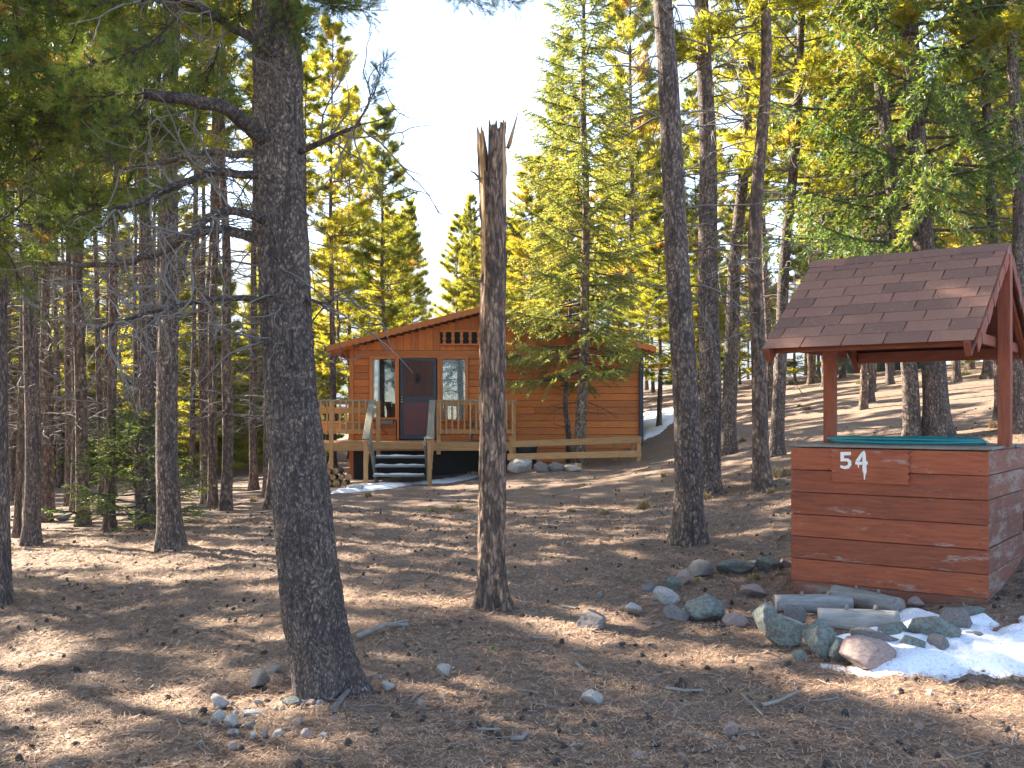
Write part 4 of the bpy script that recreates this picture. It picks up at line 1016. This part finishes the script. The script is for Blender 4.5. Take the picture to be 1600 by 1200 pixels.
pz = np.stack([u, -v_*math.cos(ang), RDG-v_*math.sin(ang)+.024], -1); ex1 = np.array([1, 0, 0]); ex2 = np.array([0, -math.cos(ang), -math.sin(ang)])
dv = (np.cos(a_)[:, None]*ex1+np.sin(a_)[:, None]*ex2)*rn.uniform(.02, .05, n_)[:, None]; sv = (-np.sin(a_)[:, None]*ex1+np.cos(a_)[:, None]*ex2)*.0016
link('caught_needles', mesh('caught_needles', np.stack([pz-sv, pz+sv, pz+dv], 1).reshape(-1, 3), np.arange(3*n_).reshape(-1, 3), None, False, np.repeat(rn.random(n_), 3)), M['litter'], wroof)['kind'] = 'stuff'
# nail heads on the planks
for q in range(6):
    for xx in (-WW/2+.05, 0, WW/2-.05):
        for dz_ in (-.05, .05):
            nh = MB(); nh.tube(np.array([(0, 0, 0), (0, -.002, 0)]), [.005, .004], 8); link('nail', nh.mesh('nail'), M['bin'], well, (xx+rf.uniform(-.01, .01), -WD/2-.0172, Z0+BH*(q+.5)+dz_+rf.uniform(-.008, .008)))
# hose coiled on the lid
hs = MB(); pts = []
for a in np.linspace(0, 2*math.pi*3.5, 260):
    k_ = a/(2*math.pi); pts.append((.62*math.cos(a)*(1-.02*k_)+.03*math.sin(a*.37), .24*math.sin(a)*(1-.06*k_)-.22+.02*math.cos(a*.61), ZT+.042+.019*(k_ % 4)*.55+.004*math.sin(a*2.3)))
hs.tube(np.array(pts), .0135, 8)
hc = link('garden_hose', hs.mesh('garden_hose', True), M['hose'], None, (cen.x, cen.y, 0), (0, 0, YAW)); tag(hc, 'teal garden hose coiled on top of the red well', 'hose')

# ------------------------------------------------------------------ logs, rocks, snow
def log(name, p0, p1, r, label):
    a, b = Vector(p0), Vector(p1); d = b-a; mb = MB(); n_ = 14; t = np.linspace(0, 1, n_); path = np.stack([t*d.length, .008*np.sin(t*5), .006*np.cos(t*4)], -1)
    mb.tube(path, r*(1+.05*np.sin(t*7+r*50)), 18); me = mb.mesh(name, True); me.materials.append(M['log']); me.materials.append(M['logend'])
    mi = [1 if len(p.vertices) == 3 else 0 for p in me.polygons]; me.polygons.foreach_set('material_index', mi)
    for p in me.polygons:
        if len(p.vertices) == 3: p.use_smooth = False
    o = link(name, me, None, None, a, d.to_track_quat('X', 'Z').to_euler()); tag(o, label, 'log'); 
    for f in (.35, .7): 
        kb = MB(); kb.tube(np.array([(d.length*f, 0, r*.8), (d.length*f+.01, -.01, r*1.35)]), [.016, .010], 7); link('branch_stub', kb.mesh('branch_stub'), M['logend'], o)
    return o
def PG(px, py, dz): g = GP(px, py); return (g.x, g.y, g.z+dz)
log('cut_log', PG(1210, 962, .075), PG(1330, 960, .085), .068, 'short grey log with a rough cut end, lying left of the others')
log('cut_log', PG(1305, 945, .075), PG(1405, 965, .075), .072, 'grey log lying slantwise against the foot of the well')
log('cut_log', PG(1278, 990, .09), PG(1406, 992, .09), .072, 'smooth grey log in front of the other two logs')
def rock_me(seed, cuts=13):
    rng = np.random.default_rng(seed); bm = bmesh.new(); bmesh.ops.create_icosphere(bm, subdivisions=4, radius=1)
    V = np.array([v.co[:] for v in bm.verts]); N = unit(rng.normal(size=(cuts, 3))); D = rng.uniform(.5, .82, cuts)
    V = V*(1+.30*(vn3(V*1.3+seed)-.5)+.12*(vn3(V*3.5+seed)-.5))[:, None]
    for n_, d_ in zip(N, D):
        h = V @ n_; over = np.maximum(0, h-d_); V = V-over[:, None]*n_
    V = V*(1+.07*(vn3(V*5+seed)-.5)+.06*(vn3(V*12+seed)-.5))[:, None]
    V = V-(V.max(0)+V.min(0))/2; V = V/(V.max(0)-V.min(0))*2
    for v, c in zip(bm.verts, V): v.co = c
    me = bpy.data.meshes.new('rock'); bm.to_mesh(me); bm.free()
    me.polygons.foreach_set('use_smooth', np.ones(len(me.polygons), bool)); return me
ROCKS = {k: [rock_me(s+o) for s in range(4)] for k, o in (('rock_lichen', 0), ('rock_grey', 10), ('rock_pink', 20), ('rock_pale', 30))}
def rock(x0, x1, y0, y1, mat, label, group=None, sink=.25):
    g = GP((x0+x1)/2, y1-.12*(y1-y0)); w_ = (x1-x0)/F*g.y/2; h_ = (y1-y0)/F*g.y/2
    vis = min(1.0, h_/w_*1.15)
    o = link('rock', rf.choice(ROCKS[mat]), M[mat], None, (g.x, g.y+w_*.3, g.z+h_*.72), (rf.uniform(-.12, .12), rf.uniform(-.12, .12), rf.uniform(-.35, .35)+(math.pi if rf.random() < .5 else 0)), (w_*1.04, w_*.95, max(h_, .42*w_)*1.08))
    tag(o, label, 'rock', group); return o
for a in [(1178, 1216, 945, 995, 'rock_lichen', 'lichen-covered rock against the rough end of the left log'), (1200, 1260, 962, 1016, 'rock_lichen', 'blue-green lichen boulder at the left of the log pile'),
          (1258, 1308, 974, 1032, 'rock_lichen', 'upright grey rock with a green lichen top below the logs'), (1316, 1408, 1000, 1050, 'rock_pink', 'broad pinkish grey rock at the edge of the snow'),
          (1332, 1404, 982, 1022, 'rock_grey', 'flat dark slab lying on the pinkish rock'), (1425, 1498, 965, 1016, 'rock_lichen', 'round boulder with pale lichen spots in the snow'),
          (1404, 1446, 996, 1030, 'rock_lichen', 'mossy rock tucked under the spotted boulder'), (1472, 1524, 950, 996, 'rock_grey', 'dark rock behind the spotted boulder near the well'),
          (1502, 1540, 948, 973, 'rock_lichen', 'small grey rock at the corner foot of the well'), (1512, 1548, 988, 1008, 'rock_grey', 'flat stone lying alone on the snow'),
          (1420, 1446, 934, 953, 'rock_pink', 'small pink stone by the log end'), (1240, 1262, 1018, 1036, 'rock_lichen', 'fist-sized lichen stone below the blue-green boulder'),
          (1296, 1330, 1000, 1038, 'rock_lichen', 'green-grey rock wedged between the upright rock and the pinkish one'), (1222, 1262, 948, 985, 'rock_grey', 'grey rock tucked under the left log'), (1446, 1484, 996, 1030, 'rock_grey', 'dark rock in front of the spotted boulder'), (1376, 1424, 975, 1012, 'rock_lichen', 'lichen rock at the right end of the front log'),
          (1072, 1117, 877, 906, 'rock_grey', 'grey boulder at the back of the scattered rocks'), (1056, 1083, 890, 917, 'rock_pink', 'pink rock beside the grey boulder'),
          (1040, 1064, 900, 925, 'rock_lichen', 'small green lichen rock beside the pink rock'), (1004, 1025, 913, 930, 'rock_grey', 'small grey rock left of the lichen rock'),
          (1022, 1062, 918, 948, 'rock_pale', 'sunlit pale pink rock among the scattered rocks'), (974, 1004, 943, 962, 'rock_pale', 'flat pale stone left of the scattered rocks'),
          (1038, 1078, 945, 975, 'rock_grey', 'dark rock in front of the sunlit pale rock'), (1075, 1137, 933, 978, 'rock_lichen', 'largest green lichen boulder of the scattered rocks'),
          (1130, 1169, 960, 981, 'rock_pink', 'low rock right of the largest lichen boulder'), (1159, 1201, 915, 936, 'rock_pink', 'pinkish rock lying near the left corner of the well'),
          (1120, 1178, 878, 898, 'rock_lichen', 'low mossy slab left of the well'), (1182, 1223, 870, 896, 'rock_lichen', 'dark lichen slab close to the well wall'), (1170, 1192, 876, 888, 'rock_pale', 'white stone between the mossy slabs'),
          (1218, 1237, 874, 890, 'rock_grey', 'small stone touching the well wall'),
          (902, 948, 960, 990, 'rock_grey', 'half-buried dark slab in the middle of the yard'), (910, 943, 1080, 1106, 'rock_pale', 'single tan stone in the foreground needles'), (1131, 1155, 1130, 1157, 'rock_pink', 'reddish chip standing among the sticks'),
          (329, 357, 1086, 1110, 'rock_pale', 'pale stone left of the big pine foot'), (329, 352, 1110, 1132, 'rock_pale', 'white angular stone in the foreground'), (350, 371, 1118, 1140, 'rock_pale', 'white stone touching the angular one'), (374, 410, 1112, 1127, 'rock_pale', 'flat white stone before the big pine'),
          (385, 420, 1050, 1078, 'rock_grey', 'bluish slab half buried left of the big pine'), (410, 440, 1042, 1058, 'rock_grey', 'bluish slab edge beside the big pine'), (440, 470, 1092, 1110, 'rock_lichen', 'flat lichen stone against the big pine foot'), (470, 489, 1143, 1158, 'rock_pink', 'small pink stone in the foreground litter'),
          (478, 494, 1094, 1106, 'rock_pink', 'small tan stone at the foot of the big pine'), (495, 508, 1096, 1108, 'rock_pink', 'small round stone at the foot of the big pine by the root'), (682, 704, 1040, 1060, 'rock_pale', 'small pale stone between the big pine and the snag'), (596, 616, 1065, 1080, 'rock_pale', 'small pale stone beside the root'),
          (793, 832, 717, 742, 'rock_pale', 'left pale rock below the rail fence'), (834, 862, 720, 739, 'rock_grey', 'grey rock in the row below the rail fence'), (858, 882, 722, 738, 'rock_grey', 'darker rock in the row below the rail fence'), (882, 908, 727, 738, 'rock_pale', 'low pale rock at the right of the row below the rail fence'),
          (84, 112, 802, 815, 'rock_grey', 'flat dark stone among the left pines'), (16, 42, 815, 830, 'rock_pink', 'tan flat rock at the foot of the left pines'), (545, 568, 757, 768, 'rock_pale', 'stone in the snow below the firewood')]:
    rock(*a)
# loose pebbles around the big pine and in the yard
pebs = []
for q in range(44):
    px_, py_ = (rf.gauss(450, 75), rf.uniform(1095, 1170)) if q < 26 else (rf.uniform(60, 1300), rf.uniform(930, 1190))
    g = GP(px_, py_); s = rf.uniform(.012, .028)
    mt = rf.choice(['rock_pale', 'rock_pink', 'rock_grey'])
    o = link('pebble', ROCKS[mt][q % 4], M[mt], None, (g.x, g.y, g.z+s*.25), (rf.random()*3, rf.random()*3, rf.random()*6), (s*1.3, s, s*.8))
    tag(o, 'small loose pebble on the needle-covered ground', 'pebble', 'pebbles strewn over the yard')
def snow(outline_px, label, h=.05, name='snow', res=.045, mat='snow'):
    pts = np.array([GP(*p)[:2] for p in outline_px]); lo = pts.min(0)-.1; hi = pts.max(0)+.1
    res = max(res, (hi-lo).max()/140)
    gx, gy = np.meshgrid(np.arange(lo[0], hi[0], res), np.arange(lo[1], hi[1], res))
    wx = gx+.10*(vn2(gx*6, gy*6)-.5); wy = gy+.10*(vn2(gx*6+40, gy*6)-.5)
    ins = np.zeros(gx.shape, bool); dmin = np.full(gx.shape, 9.); n_ = len(pts)
    for q in range(n_):
        (x1, y1), (x2, y2) = pts[q], pts[(q+1) % n_]
        c = ((y1 > wy) != (y2 > wy)) & (wx < (x2-x1)*(wy-y1)/(y2-y1+1e-9)+x1); ins ^= c
        tt = np.clip(((wx-x1)*(x2-x1)+(wy-y1)*(y2-y1))/((x2-x1)**2+(y2-y1)**2+1e-9), 0, 1); dmin = np.minimum(dmin, np.hypot(wx-x1-tt*(x2-x1), wy-y1-tt*(y2-y1)))
    sd = np.where(ins, dmin, -dmin); hh = h*np.clip(sd/.14+.1, -1, 1)*(.7+.6*vn2(gx*4, gy*4))
    zz_ = gmesh(gx, gy)+.004+hh*(1+.5*(vn2(gx*9, gy*9)-.5))
    ny_, nx_ = gx.shape; i = np.arange(ny_-1)[:, None]*nx_; j = np.arange(nx_-1)[None, :]
    Q = np.stack([i+j, i+j+1, i+nx_+j+1, i+nx_+j], -1).reshape(-1, 4)
    keep = (sd.ravel()[Q] > -.25).all(1); V = np.stack([gx, gy, zz_], -1).reshape(-1, 3)
    us, inv = np.unique(Q[keep], return_inverse=True)
    so_ = tag(link(name, mesh(name, V[us], None, inv.reshape(-1, 4), True), M[mat]), label, 'snow', kind='stuff')
    r8 = np.random.default_rng(len(us)); pk = V[us][(sd.ravel()[us] > .0)]; m_ = min(420, len(pk)//3); pk = pk[r8.integers(0, len(pk), m_)]+[0, 0, .004]; a8 = r8.uniform(0, 6.28, m_)
    d8 = np.stack([np.cos(a8), np.sin(a8), r8.normal(.1, .2, m_)], -1)*r8.uniform(.02, .06, m_)[:, None]; s8 = np.stack([-np.sin(a8), np.cos(a8), 0*a8], -1)*.0022
    c8 = link('fallen_needles', mesh('fallen_needles', np.stack([pk-s8, pk+s8, pk+d8], 1).reshape(-1, 3), np.arange(3*m_).reshape(-1, 3), None, False, np.repeat(r8.random(m_)*.6, 3)), M['litter'], so_); c8['kind'] = 'stuff'
    return so_
snow([(1300, 1040), (1345, 1050), (1400, 1058), (1470, 1060), (1540, 1052), (1640, 1058), (1700, 1030), (1660, 985), (1600, 965), (1585, 985), (1550, 1000), (1545, 968), (1500, 975), (1440, 960), (1410, 955), (1400, 985), (1330, 990), (1310, 1000), (1330, 1020), (1380, 1045)], 'melting snow patch around the rocks beside the well', .06)
snow([(512, 772), (560, 768), (610, 764), (650, 757), (700, 755), (746, 746), (746, 741), (690, 750), (640, 756), (560, 757), (530, 765)], 'thin line of snow below the cabin steps', .04)
snow([(1003, 650), (1003, 690), (1030, 678), (1050, 660), (1090, 650), (1120, 642), (1060, 640)], 'snow lying behind the right corner of the cabin', .08)

# ------------------------------------------------------------------ litter: needles, cones, sticks, grass
rl_ = np.random.default_rng(5)
def scatter(n, y0, y1, pw=1.6):
    y = y0+(y1-y0)*rl_.random(n)**pw; x = rl_.uniform(-.56, .56, n)*(y+.6); return x, y
n = 200000; x, y = scatter(n, 3.6, 16, 1.5); a = rl_.uniform(0, 6.283, n); L = rl_.uniform(.025, .06, n)*(.8+.05*y); wd = .0016*(.6+.18*y)
d = np.stack([np.cos(a), np.sin(a), rl_.normal(0, .25, n)], -1); s = np.stack([-np.sin(a), np.cos(a), 0*a], -1)*wd[:, None]
p = np.stack([x, y, gmesh(x, y)+.006+rl_.random(n)*.008], -1)
V = np.stack([p-s, p+s, p+d*L[:, None]], 1).reshape(-1, 3)
tag(link('needle_litter', mesh('needle_litter', V, np.arange(3*n).reshape(-1, 3), None, False, np.repeat(rl_.random(n)**1.3, 3)), M['litter']), 'fallen brown pine needles covering the ground', 'needle litter', kind='stuff')
mb = MB(); x, y = scatter(800, 3.7, 20, 1.15)
ico = bmesh.new(); bmesh.ops.create_icosphere(ico, subdivisions=1, radius=1); ico.verts.index_update(); IV = np.array([v.co[:] for v in ico.verts]); IT = np.array([[v.index for v in f.verts] for f in ico.faces]); ico.free()
for q in range(800):
    r3 = np.array(Euler((rl_.uniform(0, 3), rl_.uniform(0, 3), rl_.uniform(0, 6))).to_matrix()); s = rl_.uniform(.010, .018)
    mb.add((IV*[s*1.5, s, s]*(1+.35*rl_.random((len(IV), 1)))) @ r3.T+[x[q], y[q], float(gmesh(x[q], y[q]))+s*.5], IT)
tag(link('pine_cones', mb.mesh('pine_cones'), M['cone']), 'small dark pine cones strewn thickly over the ground', 'pine cones', kind='stuff')
n = 7000; x, y = scatter(n, 3.6, 16, 1.4); a = rl_.uniform(0, 6.283, n); L = rl_.uniform(.006, .022, n)*(.7+.06*y)
c_, s_ = np.cos(a), np.sin(a); k1 = np.stack([c_, s_, rl_.normal(0, .35, n)], -1)*L[:, None]; k2 = np.stack([-s_, c_, rl_.normal(0, .35, n)], -1)*(L*rl_.uniform(.3, .8, n))[:, None]
p = np.stack([x, y, gmesh(x, y)+.009], -1); V = np.stack([p-k1-k2*.6, p+k1*.8-k2, p+k1+k2*.7, p-k1*.7+k2], 1).reshape(-1, 3)
tag(link('bark_flakes', mesh('bark_flakes', V, None, np.arange(4*n).reshape(-1, 4), False, np.repeat(rl_.random(n), 4)), M['flakes']), 'bark flakes and cone scales scattered on the ground', 'bark litter', kind='stuff')
mb = MB(); x, y = scatter(420, 3.7, 16, 1.3)
for q in range(420):
    L = rl_.uniform(.05, .28); a = rl_.uniform(0, 6.28); s = curl(rl_, (x[q], y[q], float(gmesh(x[q], y[q]))+.012), (math.cos(a), math.sin(a), 0), L, 4, 0, .12); s[:, 2] = gmesh(s[:, 0], s[:, 1])+.010
    mb.tube(s, np.linspace(.004, .002, 5)*rl_.uniform(.6, 1.3), 4)
tag(link('twig_litter', mb.mesh('twig_litter'), M['stick']), 'thin dry twigs strewn over the ground', 'twigs', kind='stuff')
for pts, r in [([(1192, 1112), (1215, 1102), (1250, 1086)], .012), ([(1158, 1093), (1172, 1108), (1192, 1126)], .010), ([(1040, 1082), (1070, 1086), (1098, 1086)], .010), ([(745, 1148), (782, 1146)], .008),
               ([(798, 1166), (815, 1162), (824, 1152)], .014), ([(900, 1042), (915, 1055)], .012), ([(1150, 1140), (1180, 1146), (1190, 1162)], .007), ([(560, 1000), (600, 985), (640, 984)], .02), ([(270, 985), (320, 976)], .008), ([(880, 952), (905, 956)], .014), ([(590, 985), (640, 975)], .015), ([(815, 1086), (850, 1088)], .007), ([(830, 1000), (865, 1000)], .007)]:
    g0 = GP(*pts[0]); pp = np.array([np.array(GP(*q)-g0)+[0, 0, r+.006] for q in pts]); mb = MB(); tt = np.linspace(0, 1, 9); pp = np.stack([np.interp(tt, np.linspace(0, 1, len(pp)), pp[:, c]) for c in range(3)], 1)
    mb.tube(pp, np.linspace(r, r*.6, 9), 7); tag(link('fallen_stick', mb.mesh('fallen_stick', True), M['stick'], None, g0), 'bleached fallen stick lying on the needle-covered ground', 'stick', 'fallen sticks in the yard')
def tuft(px, py, hpx, mat, label, group, n=90):
    g = GP(px, py); h = hpx/F*g.y; a = rl_.uniform(0, 6.283, n); sp_ = rl_.uniform(.1, .9, n); r0 = rl_.random(n)**.5*h*.8
    b = np.stack([r0*np.cos(a*1.7), r0*np.sin(a*1.7), 0*a-.01], -1); d = unit(np.stack([np.cos(a)*sp_, np.sin(a)*sp_, 1+0*a], -1))*(h*rl_.uniform(.5, 1.25, n))[:, None]
    s = np.stack([-np.sin(a), np.cos(a), 0*a], -1)*(.003+.0005*g.y*.5); m_ = b+d*.6; e = b+d+np.stack([np.cos(a)*sp_*.3*h, np.sin(a)*sp_*.3*h, -.12*h+0*a], -1)
    V = np.stack([b-s, b+s, m_+s*.7, m_-s*.7, e], 1).reshape(-1, 3); o = np.arange(n)*5
    Q = np.stack([o, o+1, o+2, o+3], -1); T = np.stack([o+3, o+2, o+4], -1)
    tag(link('grass_tuft', mesh('grass_tuft', V, T, Q, False, np.repeat(rl_.random(n), 5)), M[mat], None, g), label, 'grass', group)
DG = 'dry tawny grass tuft on the needle-covered ground'
for px_, py_, h in ((716, 798, 12), (944, 804, 12), (893, 800, 9), (1006, 794, 14), (308, 806, 10), (398, 784, 9), (368, 818, 7), (100, 860, 10), (18, 862, 12), (1222, 745, 24), (1205, 770, 10), (1262, 640, 8), (1160, 690, 10), (575, 775, 8), (130, 880, 8), (1100, 782, 18), (1310, 585, 10), (1240, 600, 10), (1580, 610, 10), (1555, 668, 12), (740, 745, 10), (620, 752, 10), (540, 765, 9), (1180, 905, 12), (1090, 910, 12), (1220, 900, 10), (50, 905, 9), (1040, 745, 9), (1075, 770, 10)):
    tuft(px_, py_, h, 'drygrass', DG, 'dry grass tufts')
for px_, py_, h in ((673, 800, 8), (1250, 636, 6), (1305, 640, 7), (1510, 585, 8), (1345, 600, 8), (770, 1015, 8)): tuft(px_, py_, h, 'greengrass', 'yellow-green grass tuft among the needles', 'green grass tufts', 70)

# ------------------------------------------------------------------ mountain air
hz = MB(); hz.box((0, 1310, 190), (5600, 2760, 480)); me = hz.mesh('haze')
hm = bpy.data.materials.new('mountain_air'); hm.use_nodes = True; hm.node_tree.nodes.clear()
ho = hm.node_tree.nodes.new('ShaderNodeOutputMaterial'); hv_ = hm.node_tree.nodes.new('ShaderNodeVolumePrincipled')
hv_.inputs['Color'].default_value = (.80, .88, 1.0, 1); hv_.inputs['Density'].default_value = .00028
hm.node_tree.links.new(hv_.outputs[0], ho.inputs['Volume'])
tag(link('haze', me, hm), 'thin blue mountain air over the valley', 'haze', kind='stuff')
